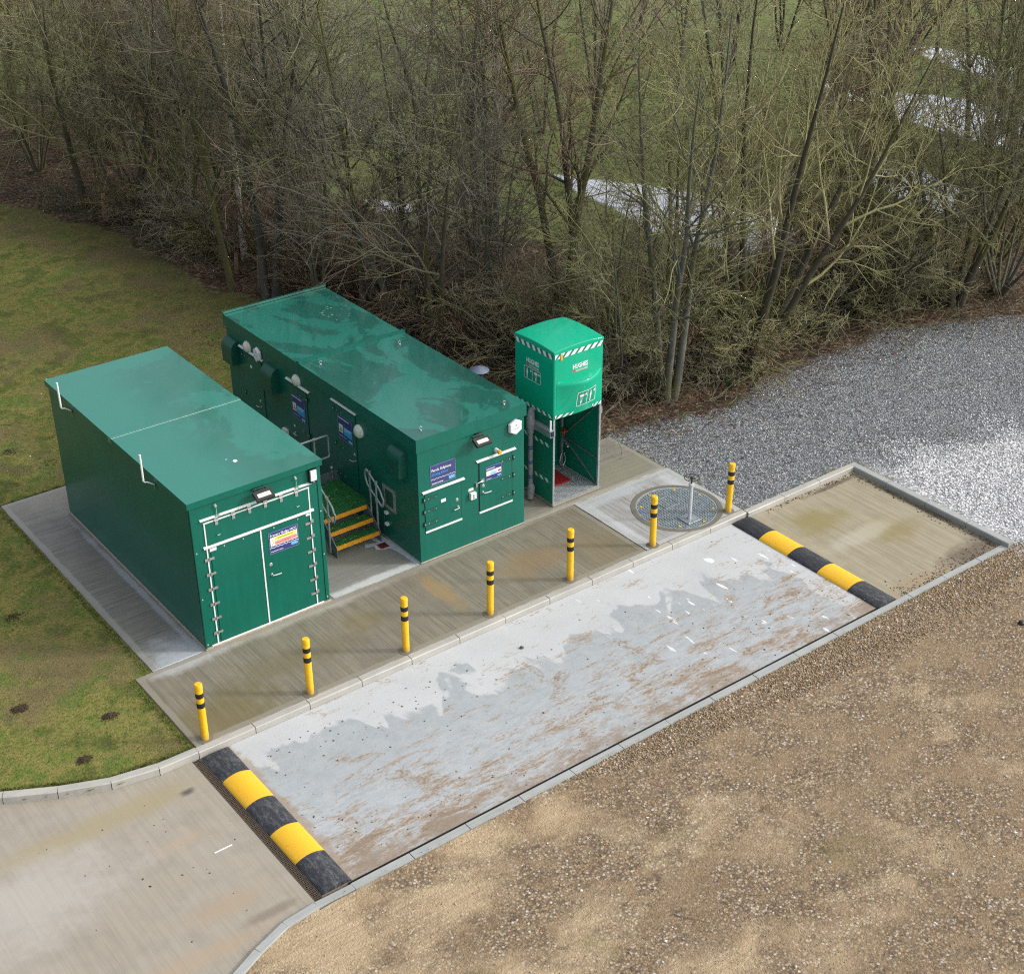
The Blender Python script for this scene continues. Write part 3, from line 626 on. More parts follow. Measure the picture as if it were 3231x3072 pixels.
# ------------------------------------------------------------------ bollards
def make_bollard():
    r = empty('bollard', (0, 0, 0)); m = MB()
    m.lathe((0, 0, 0), [(.058, 0), (.058, .975), (.052, .992), (.035, 1.0)], 24); m.build('post', M_yellow, r, smooth=True)
    for za, zb in ((.768, .85), (.592, .68)):
        m = MB(); m.lathe((0, 0, 0), [(.0592, za), (.0595, za+.001), (.0595, zb-.001), (.0592, zb)], 24); m.build('black_band', M_bandk, r, smooth=True)
    m = MB(); m.lathe((0, 0, 0), [(.0605, .92), (.0605, .985), (.05, 1.002), (.02, 1.006)], 24); m.build('cap', M_yellow, r, smooth=True)
    m = MB(); m.lathe((0, 0, 0), [(.125, .0005), (.12, .006), (.062, .011), (.03, .011)], 24); m.build('mortar_collar', M_showpad, r)
    return r
BOL = [(-1.03, -1.97, 'bollard at the left end of the row, near the lawn corner', ), (.735, -1.97, 'bollard in front of the double doors of the left kiosk'),
       (2.49, -1.95, 'bollard in front of the passage between the two green kiosks'), (4.15, -1.94, 'bollard in front of the small hatch of the right kiosk, by the orange stain'),
       (5.83, -1.95, 'bollard in front of the right end of the kiosk with the hexagonal alarm'), (7.67, -1.99, 'bollard on the pale slab, just left of the round grating'),
       (9.55, -1.96, 'bollard right of the round grating, rightmost of the row')]
b0 = make_bollard()
for i, (x, y, lab) in enumerate(BOL):
    o = b0
    if i:
        o = b0.copy(); COL.objects.link(o)
        for ch in b0.children: c = ch.copy(); COL.objects.link(c); c.parent = o
    o.location = (x, y, .0); o.rotation_euler = (radians([.6, -.4, .2, .5, -.3, .3, -.5][i]), radians([-.3, .4, .2, -.5, .3, 0, .5][i]), .7*i)
    tag(o, 'yellow '+lab, 'bollard', 'yellow bollards with two black bands along the kerb')

# ------------------------------------------------------------------ shared kiosk fittings
def handle(mb, F, u, v, s=1, L=.15):
    mb.lathe((u, v), [(.026, .0), (.026, .014), (.014, .016), (.014, .05)], 14, F=F)
    mb.tube([F.p(u, v, .05), F.p(u+s*.03, v-.004, .056), F.p(u+s*L, v-.012, .052)], .011, 8)
def lock(mb, F, u, v):
    mb.lathe((u, v), [(.034, 0), (.034, .012), (.026, .022), (.012, .024)], 16, F=F)
def hinge_a(F, u, v, horiz, parent):
    m = MB(); w, h = (.075, .034) if horiz else (.034, .062)
    if horiz:
        m.fbox(F, u-.075, u-.012, v-.026, v+.026, .012, .018); m.fbox(F, u+.012, u+.085, v-.02, v+.02, .012, .02)
        m.tube([F.p(u-.001, v-.03, .024), F.p(u-.001, v+.03, .024)], .011, 8)
    else:
        m.fbox(F, u-.034, u+.034, v+.012, v+.062, .012, .018); m.fbox(F, u-.024, u+.024, v-.085, v-.012, .012, .02)
        m.tube([F.p(u-.038, v, .024), F.p(u+.038, v, .024)], .012, 8)
    return m.build('hinge', M_steel, parent)
def strap_hinge(F, u, v, s, parent, L=.27):
    m = MB(); a, b = sorted((u+s*.02, u+s*L))
    m.fbox(F, a, b, v-.035, v+.035, .012, .017)
    m.tube([F.p(u, v-.045, .02), F.p(u, v+.045, .02)], .016, 8)
    h = m.build('hinge', M_dark_green, parent)
    for q in (.09, .24): MB().lathe((u+s*q, v), [(.010, .017), (.009, .022), (.004, .023)], 8, F=F).build('bolt', M_bolt, h)
    MB().lathe((u, v+.012), [(.013, .03), (.011, .038), (.004, .04)], 8, F=F).build('bolt', M_bolt, h)
def floodlight(F, u, v, parent):
    m = MB(); m.fbox(F, u-.03, u+.03, v+.02, v+.10, .0, .03); m.tube([F.p(u-.10, v+.02, .02), F.p(u-.10, v, .16)], .010, 6); m.tube([F.p(u+.10, v+.02, .02), F.p(u+.10, v, .16)], .010, 6)
    m.tube([F.p(u-.11, v+.05, .03), F.p(u+.11, v+.05, .03)], .012, 6)
    f2 = m.build('floodlight', M_black, parent)
    m = MB(); th = radians(30); c0 = F.p(u, v-.01, .17)       # tilted head looking down and out
    A = F.U; B = (F.Z*sin(th)+F.N*-cos(th)).normalized()*-1; Nn = A.cross(B).normalized()
    if Nn.dot(F.N) < 0: Nn = -Nn
    def hb(m, a0, a1, b0_, b1_, c1, c2):
        vs = [c0+A*a+B*b+Nn*c for c in (c1, c2) for a, b in ((a0, b0_), (a1, b0_), (a1, b1_), (a0, b1_))]
        m.add(vs, [(3, 2, 1, 0), (4, 5, 6, 7), (0, 1, 5, 4), (1, 2, 6, 5), (2, 3, 7, 6), (3, 0, 4, 7)])
    hb(m, -.155, .155, -.085, .085, -.03, .02)
    for k in range(7): hb(m, -.12+.04*k-.006, -.12+.04*k+.006, -.07, .07, -.05, -.03)
    m.build('housing', M_black, f2)
    m = MB(); hb(m, -.11, .11, -.030, .040, .021, .024); m.build('lens', M_lens, f2)
    m = MB(); m.tube([F.p(u-.02, v-.06, .10), F.p(u-.01, v-.13, .05), F.p(u+.02, v-.14, .02), F.p(u+.03, v-.08, .005)], .008, 6); m.build('cable', M_black, f2)
def sign_board(F, u0, u1, v0, v1, d, parent, face, rim=M_ltblue, name='sign'):
    m = MB(); m.fbox(F, u0, u1, v0, v1, d, d+.006); s = m.build(name, face, parent)
    m = MB(); w = .007
    for a in ((u0, u1, v0, v0+w), (u0, u1, v1-w, v1), (u0, u0+w, v0+w, v1-w), (u1-w, u1, v0+w, v1-w)): m.fbox(F, *a, d+.006, d+.0075)
    m.build('sign_rim', plain('sign_rim_grey', (.20, .26, .42), .4), s)
    return s
def wave(F, u0, u1, v, amp, th, d, mb, n=10, slope=.0):
    k = n*8; top = []; bot = []
    for i in range(k+1):
        u = u0+(u1-u0)*i/k; w = amp*abs(sin(pi*n*i/k))-amp*.5; top.append((u, v+w+th/2)); bot.append((u, v+w-th/2))
    for i in range(k): mb.fpoly(F, [bot[i], bot[i+1], top[i+1], top[i]], d)
def lines(mb, F, u0, u1, v, d, n, th=.005):
    rr = random.Random(int(u0*1000)+int(v*977)); u = u0
    while u < u1:
        L = rr.uniform(.012, .03); mb.fbox(F, u, min(u+L, u1), v-th/2, v+th/2, d, d+.0008); u += L+.006
def roundlight(F, u, v, parent, r=.115, d0=0.0):
    m = MB(); m.lathe((u, v), [(r, d0), (r, d0+.03), (r*.93, d0+.042)], 24, F=F); l = m.build('bulkhead_lamp', M_white, parent, smooth=True)
    m = MB(); m.lathe((u, v), [(r*.86, d0+.043), (r*.84, d0+.06), (r*.6, d0+.085), (r*.2, d0+.095)], 24, F=F); m.build('lens', M_lens, l, smooth=True)
def hexbox(F, u, v, parent, r=.155, wdt=1.0):
    def hx(r_): return [(u+r_*wdt*cos(radians(30+60*k)), v+r_*sin(radians(30+60*k))) for k in range(6)]
    m = MB(); m.fprism(F, hx(r), 0, .012); a = m.build('alarm_box', M_blue_t, parent)
    m = MB(); o1 = hx(r*.97); o2 = hx(r*.84); n = 6
    vs = [F.p(x, y, .0125) for x, y in o1]+[F.p(x, y, .055) for x, y in o1]+[F.p(x, y, .075) for x, y in o2]
    m.add(vs, [(i, (i+1) % n, n+(i+1) % n, n+i) for i in range(n)]+[(n+i, n+(i+1) % n, 2*n+(i+1) % n, 2*n+i) for i in range(n)]+[tuple(range(2*n, 3*n))])
    c = m.build('cover', M_white, a)
    m = MB(); m.lathe((u, v+r*.3), [(.018, .0752), (.018, .0762)], 12, F=F); lines(m, F, u-.07, u+.07, v-.02, .0755, 6, .012); m.build('print', plain('grey_print', (.35, .4, .5), .5), c)
def bolts(F, pts, parent, d=.0):
    for u, v in pts:
        m = MB(); m.lathe((u, v), [(.014, d), (.012, d+.010), (.005, d+.012)], 8, F=F); m.build('bolt', M_bolt, parent)
def driprail(F, u0, u1, v, parent, h=.02, d0=0, out=.038, name='drip_rail'):
    m = MB(); pr = [(0+d0, v+h/2+.012), (out, v+h/2-.006), (out, v-h/2), (out-.006, v-h/2), (out-.006, v+h/2-.012), (d0, v+h/2-.002)]
    vs = [F.p(u0, z, d) for d, z in pr]+[F.p(u1, z, d) for d, z in pr]; n = len(pr)
    m.add(vs, [(i, (i+1) % n, n+(i+1) % n, n+i) for i in range(n)]+[tuple(range(n))[::-1], tuple(range(n, 2*n))]); return m.build(name, M_alu, parent)

# ------------------------------------------------------------------ kiosk A (left)
WA, DA, HA = 2.257, 5.371, 2.688
KA = empty('equipment_kiosk', (WA/2, DA/2, 0), 'green steel kiosk with double front doors, wet pale roof and two white aerials', 'kiosk')
FA = Face((0, 0, 0), (1, 0, 0), (0, -1, 0)); LA = Face((0, 0, 0), (0, -1, 0), (-1, 0, 0))
MB().box(-.02, WA+.03, -.035, DA+.02, -.002, .035, .006).build('plinth', plain('sandy_mortar', (.36, .31, .25), .85, 0, .2, 20), KA)
mb = MB(); mb.box(0, WA, 0, DA, .035, HA-.09); mb.build('body', M_green, KA)
m = MB(); m.fbox(FA, -.012, .075, .04, HA-.10, .0, .012); m.fbox(LA, 0.0, .05, .04, HA-.1, 0, .012); m.build('corner_trim', M_green, KA); MB().fbox(FA, WA-.05, WA+.012, .04, HA-.10, .0, .012).build('corner_trim', M_green, KA)
# roof: two panels falling slightly to the left, with fascia
def roof_panel(K, x0, x1, y0, y1, z, th, dropx, mat, name='roof_panel', edge=.0):
    vs = [(x0, y0, z-th), (x1, y0, z-th), (x1, y1, z-th), (x0, y1, z-th), (x0, y0, z), (x1, y0, z+dropx), (x1, y1, z+dropx), (x0, y1, z)]
    m = MB(); m.add(vs, [(3, 2, 1, 0), (0, 1, 5, 4), (1, 2, 6, 5), (2, 3, 7, 6), (3, 0, 4, 7)]); m.m = 1; m.add(vs[4:], [(0, 1, 2, 3)])
    return m.build(name, [M_green if K is KA else M_greenB, mat], K)
rpA = roof_panel(KA, -.04, WA+.04, -.045, 2.675, HA, .105, 0, M_roofA)
rpB = roof_panel(KA, -.04, WA+.04, 2.685, DA+.04, HA-.004, .10, 0, M_roofA)
m = MB(); m.box(-.045, WA+.045, 2.63, 2.73, HA+.0005, HA+.012, .003).box(-.048, -.036, 2.62, 2.74, HA-.10, HA+.008); m.build('roof_joint', M_roofA, KA)
m = MB(); m.box(-.043, WA+.043, 2.605, 2.622, HA+.0008, HA+.005, .002); m.build('joint_seal', plain('pale_joint_seal', (.30, .46, .43), .5), KA)
m = MB(); m.add([(1.17, .68, HA+.002), (1.22, .70, HA+.002), (1.23, .76, HA+.002), (1.19, .78, HA+.002), (1.15, .74, HA+.002)], [(0, 1, 2, 3, 4)]); m.add([(1.08, .85, HA+.002), (1.11, .85, HA+.002), (1.11, .88, HA+.002)], [(0, 1, 2)]); m.build('bird_dropping', M_txt, KA)
# openings: hatch above, double doors below
m = MB(); m.fbox(FA, .235, 2.02, 1.845, 2.235, .0, .010); m.build('upper_hatch', M_green, KA)
dl = MB().fbox(FA, .275, 1.115, .07, 1.785, 0, .012).build('door', M_green, KA)
dr = MB().fbox(FA, 1.155, 2.005, .07, 1.785, 0, .012).build('door', M_green, KA)
m = MB(); w = .016
m.fbox(FA, .20, 2.05, 2.238, 2.258, .001, .018); m.fbox(FA, .205, .227, .03, 2.236, .001, .0135); m.fbox(FA, 2.027, 2.048, .04, 2.236, .001, .0135)
m.fbox(FA, 1.124, 1.148, .055, 1.79, .001, .0195); m.build('door_frame', M_alu, KA)
driprail(FA, .15, 2.10, 2.312, KA, .012, 0, .035); driprail(FA, .16, 2.10, 1.82, KA, .026, 0, .030)
for q_ in (.255, .37, 1.735), (1.95, 2.02, 1.75): MB().fbox(FA, q_[0], q_[1], q_[2], 1.79, .0125, .018).build('stop_plate', M_alu, KA)
MB().fbox(FA, .10, 2.15, .036, .056, .012, .03).build('threshold_strip', M_alu, KA)
for u in (.42, .71, .99, 1.265, 1.545, 1.82): hinge_a(FA, u, 2.248, False, KA)
for v in (1.61, 1.34, 1.07, .79, .52, .25): hinge_a(FA, .232, v, True, dl)
for v in (1.61, 1.34, 1.075, .81, .54, .27):
    m = MB(); F = FA; u = 2.03; m.fbox(F, u-.10, u-.014, v-.022, v+.018, .014, .022); m.fbox(F, u+.012, u+.05, v-.01, v+.05, .014, .020); m.tube([F.p(u, v-.025, .026), F.p(u, v+.045, .026)], .011, 8); m.build('hinge', M_steel, dr)
m = MB(); handle(m, FA, 1.262, .925, 1, .15); m.build('handle', M_steel, dr, smooth=True)
m = MB(); lock(m, FA, 1.26, 1.11); m.build('lock', M_steel, dr, smooth=True)
for v, uu in ((2.50, .43), (2.50, 1.82)):
    m = MB(); m.lathe((uu, v), [(.022, 0), (.022, .01), (.012, .012), (.012, .03), (.02, .04)], 10, F=FA); m.tube([FA.p(uu, v-.01, .035), FA.p(uu+.01, v-.09, .02), FA.p(uu-.005, v-.17, .03)], .005, 5); m.fbox(FA, uu-.02, uu+.05, v-.185, v-.17, .0, .04); m.build('hatch_stay', M_bolt, KA)
for uu in (.43, 1.82):
    m = MB(); m.tube([FA.p(uu-.02, 1.99, 0), FA.p(uu-.02, 1.99, .035), FA.p(uu+.02, 1.99, .035), FA.p(uu+.02, 1.99, 0)], .006, 6); m.build('hook', M_bolt, KA)
bolts(FA, [(.035, 1.78), (.035, .94), (.03, .09), (2.225, .94), (2.225, .11), (2.225, 1.75)], KA, .012)
bolts(FA, [(.50, 1.755), (.83, 1.755), (1.37, 1.755), (1.8, 1.755)], KA, .012)
floodlight(FA, 1.18, 2.50, KA)
m = MB(); m.fbox(FA, 2.055, 2.185, 2.325, 2.56, .0, .045); bl = m.build('bulkhead_lamp', M_black, KA)
m = MB(); m.fbox(FA, 2.068, 2.172, 2.372, 2.548, .0455, .075); m.build('lens', M_white, bl)
m = MB(); m.lathe((2.12, 2.345), [(.022, .0455), (.02, .06), (.01, .066)], 12, F=FA); m.build('sensor', plain('grey_sensor', (.2, .22, .25), .3), bl)
# sign
sA = sign_board(FA, 1.262, 1.788, 1.295, 1.685, .0125, dr, M_navy); D = .0205
m = MB(); textmesh(m, FA, 'Primary Sludge MCC', 1.285, 1.607, .058, D, 'LEFT', .018, .475); wave(FA, 1.265, 1.785, 1.402, .016, .010, D, m, 7); lines(m, FA, 1.285, 1.50, 1.335, D, 1, .012); m.fbox(FA, 1.285, 1.770, 1.432, 1.590, .0186, .0196); m.build('lettering', M_txt, sA)
m = MB(); m.fbox(FA, 1.365, 1.755, 1.525, 1.582, .0198, .0206); m.fpoly(FA, [(1.298, 1.520), (1.352, 1.520), (1.325, 1.572)], .0206); m.build('warning_panel', M_yel, sA)
m = MB(); m.fbox(FA, 1.365, 1.760, 1.442, 1.515, .0198, .0206); m.build('warning_panel', M_pink, sA)
m = MB(); textmesh(m, FA, 'FIRE', 1.372, 1.452, .045, .0212, 'LEFT', .02, .10); textmesh(m, FA, 'CO2', 1.665, 1.470, .040, .0212, 'LEFT', .02, .09); lines(m, FA, 1.49, 1.65, 1.49, .0208, 3, .014); lines(m, FA, 1.49, 1.65, 1.462, .0208, 3, .014)
m.fpoly(FA, [(1.302, 1.442), (1.312, 1.442), (1.35, 1.505), (1.34, 1.505)], .0206); m.build('lettering', M_red, sA)
m = MB(); lines(m, FA, 1.42, 1.70, 1.552, .0208, 3, .014); m.build('lettering', plain('dark_print', (.25, .22, .02), .5), sA)
m = MB(); m.fbox(FA, 1.65, 1.765, 1.335, 1.385, .0190, .0200); m.build('logo', M_ltblue, sA)
m = MB(); lines(m, FA, 1.655, 1.76, 1.372, .0203, 2, .008); lines(m, FA, 1.655, 1.76, 1.350, .0203, 2, .008); m.build('lettering', M_cyan, sA)
# aerials on the left wall
for yy in (4.38, 1.17):
    m = MB(); x_ = -.17
    m.tube([(x_, yy, 2.60), (x_, yy, 3.06)], .017, 10); a = m.build('aerial', M_white, KA, smooth=True)
    m = MB(); m.tube([(x_, yy, 2.60), (x_+.012, yy, 2.575), (x_+.06, yy-.01, 2.565), (-.012, yy-.03, 2.50)], .010, 8); m.build('bracket', M_white, a)
    m = MB(); m.tube([(-.012, yy-.03, 2.49), (-.03, yy-.04, 2.44), (-.012, yy-.05, 2.40)], .005, 5); m.build('cable', plain('yellow_green_cable', (.2, .28, .03), .5), a)
    m = MB(); m.fbox(LA, -yy+.0, -yy+.06, 2.47, 2.53, .0, .012); m.build('mounting_plate', M_blue_t, a)

# ------------------------------------------------------------------ kiosk B (right)
XB, WB, DB, HB = 4.111, 2.240, 6.684, 2.423
KB = empty('dosing_kiosk', (XB+WB/2, DB/2, 0), 'long green dosing kiosk with side doors, hexagonal white alarm and two small front hatches', 'kiosk')
FB = Face((XB, 0, 0), (1, 0, 0), (0, -1, 0)); LB = Face((XB, 0, 0), (0, -1, 0), (-1, 0, 0))
class Off(Face):
    def p(s, u, v, d): return super().p(u-s.k, v, d)
FB = Off((XB, 0, 0), (1, 0, 0), (0, -1, 0)); FB.k = XB       # u is world x
mb = MB(); mb.box(XB, XB+WB, 0, DB, -.002, HB-.24); mb.build('body', M_greenB, KB)
m = MB(); m.box(XB-.004, XB+WB+.004, -.012, DB+.01, -.001, .022, .004); m.build('sealant', plain('mortar_seal', (.42, .38, .31), .85), KB)
ztop = HB
def fascia(y0, y1, nm):
    m = MB(); m.box(XB-.03, XB+WB+.03, y0, y1, HB-.245, HB-.012)
    return m.build(nm, M_greenB, KB)
roof_panel(KB, XB-.032, XB+WB+.032, -.032, 3.78, HB, .245, 0, M_roofB)
roof_panel(KB, XB-.032, XB+WB+.032, 3.81, DB+.032, HB-.006, .239, 0, M_roofB)
m = MB(); m.box(XB-.036, XB+WB+.05, 3.752, 3.782, HB-.03, HB+.042).box(XB-.036, XB+WB+.05, 3.783, 3.845, HB-.245, HB+.034); m.build('roof_joint', M_greenB, KB)
m = MB(); m.box(XB-.036, XB+WB+.05, DB-.03, DB+.04, HB-.002, HB+.035, .004); m.build('rear_upstand', M_roofB, KB)
for k in range(9):
    m = MB(); x_ = XB+.08+k*.27; m.box(x_-.008, x_+.008, 3.745, 3.755, HB+.012, HB+.026); m.build('bolt', M_greenB, KB)
for x_, y_ in ((XB+.27, 3.50), (XB+1.9, 3.36), (XB+.25, .24), (XB+1.93, .16)):
    m = MB(); m.lathe((x_, y_, HB), [(.022, .0), (.022, .012), (.012, .02)], 10)
    m.tube([(x_-.022, y_, HB+.018), (x_-.024, y_, HB+.05), (x_, y_, HB+.072), (x_+.024, y_, HB+.05), (x_+.022, y_, HB+.018)], .007, 6); m.build('lifting_eye', M_steel, KB)
rd = random.Random(3); m = MB()
for k in range(22):
    a, b = XB+1.66+rd.gauss(0, .16), 5.45+rd.gauss(0, .17); r_ = rd.uniform(.008, .026)
    m.add([(a+r_*cos(2*pi*j/6)*rd.uniform(.6, 1.3), b+r_*sin(2*pi*j/6)*rd.uniform(.6, 1.3), HB-.0035) for j in range(6)], [tuple(range(6))])
m.build('bird_droppings', plain('pale_droppings', (.16, .30, .26), .8), KB)
# front: small hatch
m = MB(); m.fbox(FB, 4.232, 4.975, .615, 1.345, 0, .010); m.m = 1
for a in ((4.218, 4.230, .60, 1.36), (4.977, 4.989, .60, 1.36)): m.fbox(FB, *a, 0, .003)
h1 = m.build('hatch_door', [M_greenB, M_gap], KB)
driprail(FB, 4.18, 5.05, 1.375, KB, .018); MB().fbox(FB, 4.225, 4.985, .575, .612, 0, .016).build('sill_strip', M_alu, KB)
for v in (1.235, 1.0, .755): strap_hinge(FB, 4.205, v, 1, h1)
MB().fbox(FB, 4.555, 4.655, 1.07, 1.13, .0105, .014).build('label', M_txt, h1)
m = MB(); lock(m, FB, 4.885, 1.01); m.build('lock', M_steel, h1, smooth=True); m = MB(); handle(m, FB, 4.905, .865, -1, .11); m.build('handle', M_steel, h1, smooth=True)
# front: door
m = MB(); m.fbox(FB, 5.375, 6.070, .595, 1.565, 0, .012); m.m = 1; m.fbox(FB, 5.352, 5.373, .59, 1.575, 0, .003); m.fbox(FB, 6.072, 6.088, .59, 1.575, 0, .003)
h2 = m.build('door', [M_greenB, M_gap], KB)
driprail(FB, 5.31, 6.155, 1.60, KB, .018); MB().fbox(FB, 5.36, 6.085, .555, .592, 0, .016).build('sill_strip', M_alu, KB)
for v in (1.435, 1.09, .725): strap_hinge(FB, 6.105, v, -1, h2)
m = MB(); lock(m, FB, 5.448, 1.09); m.build('lock', M_steel, h2, smooth=True); m = MB(); handle(m, FB, 5.44, .965, 1, .15); m.build('handle', M_steel, h2, smooth=True)
m = MB(); m.fbox(FB, 5.41, 5.47, 1.165, 1.235, .012, .022); m.tube([FB.p(5.43, 1.20, .03), FB.p(5.37, 1.205, .035), FB.p(5.31, 1.19, .03)], .010, 6); m.fbox(FB, 5.285, 5.315, 1.12, 1.20, .0, .03); m.build('hasp', M_steel, h2)
m = MB(); m.fbox(FB, 5.155, 5.27, .925, 1.045, 0, .06); jb = m.build('junction_box', M_white, KB); m = MB(); m.lathe((5.21, 1.0), [(.014, .0605), (.012, .066)], 10, F=FB); m.lathe((5.21, .955), [(.014, .0605), (.012, .066)], 10, F=FB); m.build('button', M_black, jb)
MB().fbox(FB, 5.14, 5.245, 1.075, 1.125, 0, .004).build('label', plain('cream_label', (.75, .73, .60), .5), KB)
m = MB(); m.lathe((5.735, 1.70), [(.040, 0), (.040, .09)], 16, F=FB); bc = m.build('beacon', M_white, KB, smooth=True); m = MB(); m.lathe((5.735, 1.70), [(.041, .091), (.041, .12), (.03, .14), (.01, .143)], 16, F=FB); m.build('lens', M_orange, bc, smooth=True)
hexbox(FB, 6.13, 2.04, KB, .155)
floodlight(FB, 5.33, 2.08, KB)
s1 = sign_board(FB, 4.36, 4.875, 1.445, 1.835, .001, KB, M_navy2); D = .009
m = MB(); textmesh(m, FB, 'Ferric Sulphate', 4.382, 1.715, .066, D, 'LEFT', .02, .40); wave(FB, 4.367, 4.868, 1.565, .014, .008, D, m, 7); lines(m, FB, 4.385, 4.62, 1.485, D, 1, .014); m.build('lettering', M_txt, s1)
m = MB(); textmesh(m, FB, 'Dosing Kiosk', 4.382, 1.635, .066, D, 'LEFT', .012, .335); m.build('lettering', M_cyan, s1)
m = MB(); m.fbox(FB, 4.735, 4.855, 1.475, 1.535, .0072, .0082); m.build('logo', M_ltblue, s1)
m = MB(); lines(m, FB, 4.74, 4.85, 1.52, .0083, 2, .009); lines(m, FB, 4.74, 4.85, 1.49, .0083, 2, .009); m.build('lettering', M_cyan, s1)
s2 = sign_board(FB, 5.50, 5.85, 1.165, 1.43, .013, h2, M_navy); D = .021
m = MB(); lines(m, FB, 5.515, 5.70, 1.385, D, 1, .016); lines(m, FB, 5.515, 5.62, 1.19, D, 1, .007); m.fbox(FB, 5.515, 5.835, 1.255, 1.350, .0192, .0200); m.build('lettering', M_txt, s2)
m = MB(); m.fpoly(FB, [(5.53, 1.265), (5.585, 1.265), (5.557, 1.325)], .0204); m.build('warning_triangle', M_yel, s2)
m = MB(); m.fbox(FB, 5.60, 5.735, 1.262, 1.300, .0201, .0206); lines(m, FB, 5.61, 5.73, 1.325, .0203, 1, .018); m.fbox(FB, 5.755, 5.825, 1.192, 1.222, .0192, .0200); m.build('logo', M_ltblue, s2)
m = MB(); m.fbox(FB, 5.765, 5.825, 1.275, 1.315, .0201, .0206); m.build('warning_panel', M_red, s2)
# left side of kiosk B
def hood(yc, v0, v1, parent, w=.40, out=.17):
    m = MB(); prof = [(0.0, v1)]+[(out*sin(pi/2*k/7), v1-.20*(1-cos(pi/2*k/7))) for k in range(1, 8)]+[(out, v0)]
    n = len(prof); th = .006; u0, u1 = -yc-w/2, -yc+w/2
    vs = [LB.p(u0, z, d) for d, z in prof]+[LB.p(u1, z, d) for d, z in prof]
    vs += [LB.p(u0+th, z-th, max(0, d-th)) for d, z in prof]+[LB.p(u1-th, z-th, max(0, d-th)) for d, z in prof]
    fs = [(i, i+1, n+i+1, n+i) for i in range(n-1)]+[(2*n+i, 3*n+i, 3*n+i+1, 2*n+i+1) for i in range(n-1)]
    m.add(vs, fs)
    for u in (u0, u1): m.add([LB.p(u, z, d) for d, z in prof]+[LB.p(u, v0, 0)], [tuple(range(n+1))])
    h = m.build('vent_hood', M_dark_green, parent, smooth=True)
    m = MB()
    for k in range(5): m.lathe((u1+.012, v0+.05+.08*k), [(.007, 0), (.005, .006)], 6, F=LB)
    m.fbox(LB, u1+.002, u1+.022, v0, v1-.05, 0, .003); m.build('flange', M_dark_green, h)
hood(6.42, 1.50, 2.00, KB); hood(4.86, 1.47, 1.98, KB); hood(.52, 1.58, 2.06, KB)
def sdoor(ya, yb, v0, v1, hs, parent, hv):
    """ya (far) > yb (near); hs = +1 hinges on the near side"""
    m = MB(); m.fbox(LB, -ya, -yb, v0, v1, 0, .014); m.m = 1
    m.fbox(LB, -ya-.014, -ya-.002, v0, v1+.01, 0, .003); m.fbox(LB, -yb+.002, -yb+.014, v0, v1+.01, 0, .003)
    d = m.build('door', [M_greenB, M_gap], parent)
    for v in hv: strap_hinge(LB, (-yb+.025) if hs > 0 else (-ya-.025), v, -1 if hs > 0 else 1, d, .22)
    return d
d1 = sdoor(6.02, 5.30, .10, 1.86, -1, KB, (1.78, .97)); d2 = sdoor(4.26, 3.62, .10, 1.86, 1, KB, (1.74, 1.0, .3)); d3 = sdoor(2.60, 1.93, .56, 2.08, -1, KB, (1.97, 1.27, .68))
for (u0, u1, v) in ((-6.17, -5.23, 1.93), (-4.34, -3.50, 1.92), (-2.70, -1.87, 2.13)): driprail(LB, u0, u1, v, KB, .02)
for (y_, vl, vh, dd, s_) in ((5.47, .99, .87, d1, -1), (4.15, .99, .85, d2, 1), (2.0, 1.29, 1.16, d3, -1)):
    m = MB(); lock(m, LB, -y_, vl); m.build('lock', M_steel, dd, smooth=True); m = MB(); handle(m, LB, -y_, vh, s_, .12); m.build('handle', M_steel, dd, smooth=True)
MB().fbox(LB, -5.76, -5.69, 1.61, 1.66, .0145, .017).build('label', M_txt, d1)
roundlight(LB, -5.80, 2.03, KB, .12); roundlight(LB, -3.93, 2.02, KB, .12); roundlight(LB, -1.80, 1.84, KB, .125)
hexbox(LB, -5.37, 2.03, KB, .16, .8)
m = MB(); m.fbox(LB, -4.60, -4.44, .66, .78, 0, .06); m.build('junction_box', M_white, KB)
def side_sign(ya, yb, v0, v1, parent):
    s = sign_board(LB, -ya, -yb, v0, v1, .015, parent, M_navy); u0, w = -ya, ya-yb; h = v1-v0
    m = MB(); lines(m, LB, u0+.02, u0+w*.78, v1-.055, .0225, 1, .020); lines(m, LB, u0+.03, u0+w*.55, v0+.07, .0225, 1, .008); m.fbox(LB, u0+.03, u0+.03+w*.26, v0+.14, v0+.14+h*.33, .0214, .0222); m.build('lettering', M_txt, s)
    m = MB(); m.fpoly(LB, [(u0+.04, v0+.16), (u0+.02+w*.26, v0+.16), (u0+.03+w*.13, v0+.14+h*.27)], .0226); m.build('warning_triangle', plain('olive_yellow_print', (.35, .33, .05), .5), s)
    m = MB(); m.fbox(LB, u0+w*.38, u0+w*.95, v0+.12, v0+.12+h*.34, .0214, .0222); m.build('instruction_panel', M_cyan, s)
    m = MB(); lines(m, LB, u0+w*.42, u0+w*.90, v0+.12+h*.28, .0224, 1, .016); lines(m, LB, u0+w*.42, u0+w*.85, v0+.12+h*.20, .0224, 1, .010); m.build('lettering', M_txt, s)
    m = MB(); m.fbox(LB, u0+w*.70, u0+w*.96, v0+.025, v0+.075, .0214, .0222); m.build('logo', M_ltblue, s)
side_sign(4.17, 3.69, 1.21, 1.70, d2); side_sign(2.50, 2.02, 1.44, 1.92, d3)
m = MB()
for a in ((-1.13, -1.06, .66, 1.10), (-.80, -.73, .66, 1.10), (-1.06, -.80, 1.04, 1.10), (-1.06, -.80, .66, .72)): m.fbox(LB, *a, .0, .012)
fr = m.build('inspection_frame', plain('dull_steel_frame', (.30, .33, .34), .5, .3), KB); MB().fbox(LB, -1.06, -.80, .72, 1.04, .0, .004).build('panel', M_dark_green, fr)
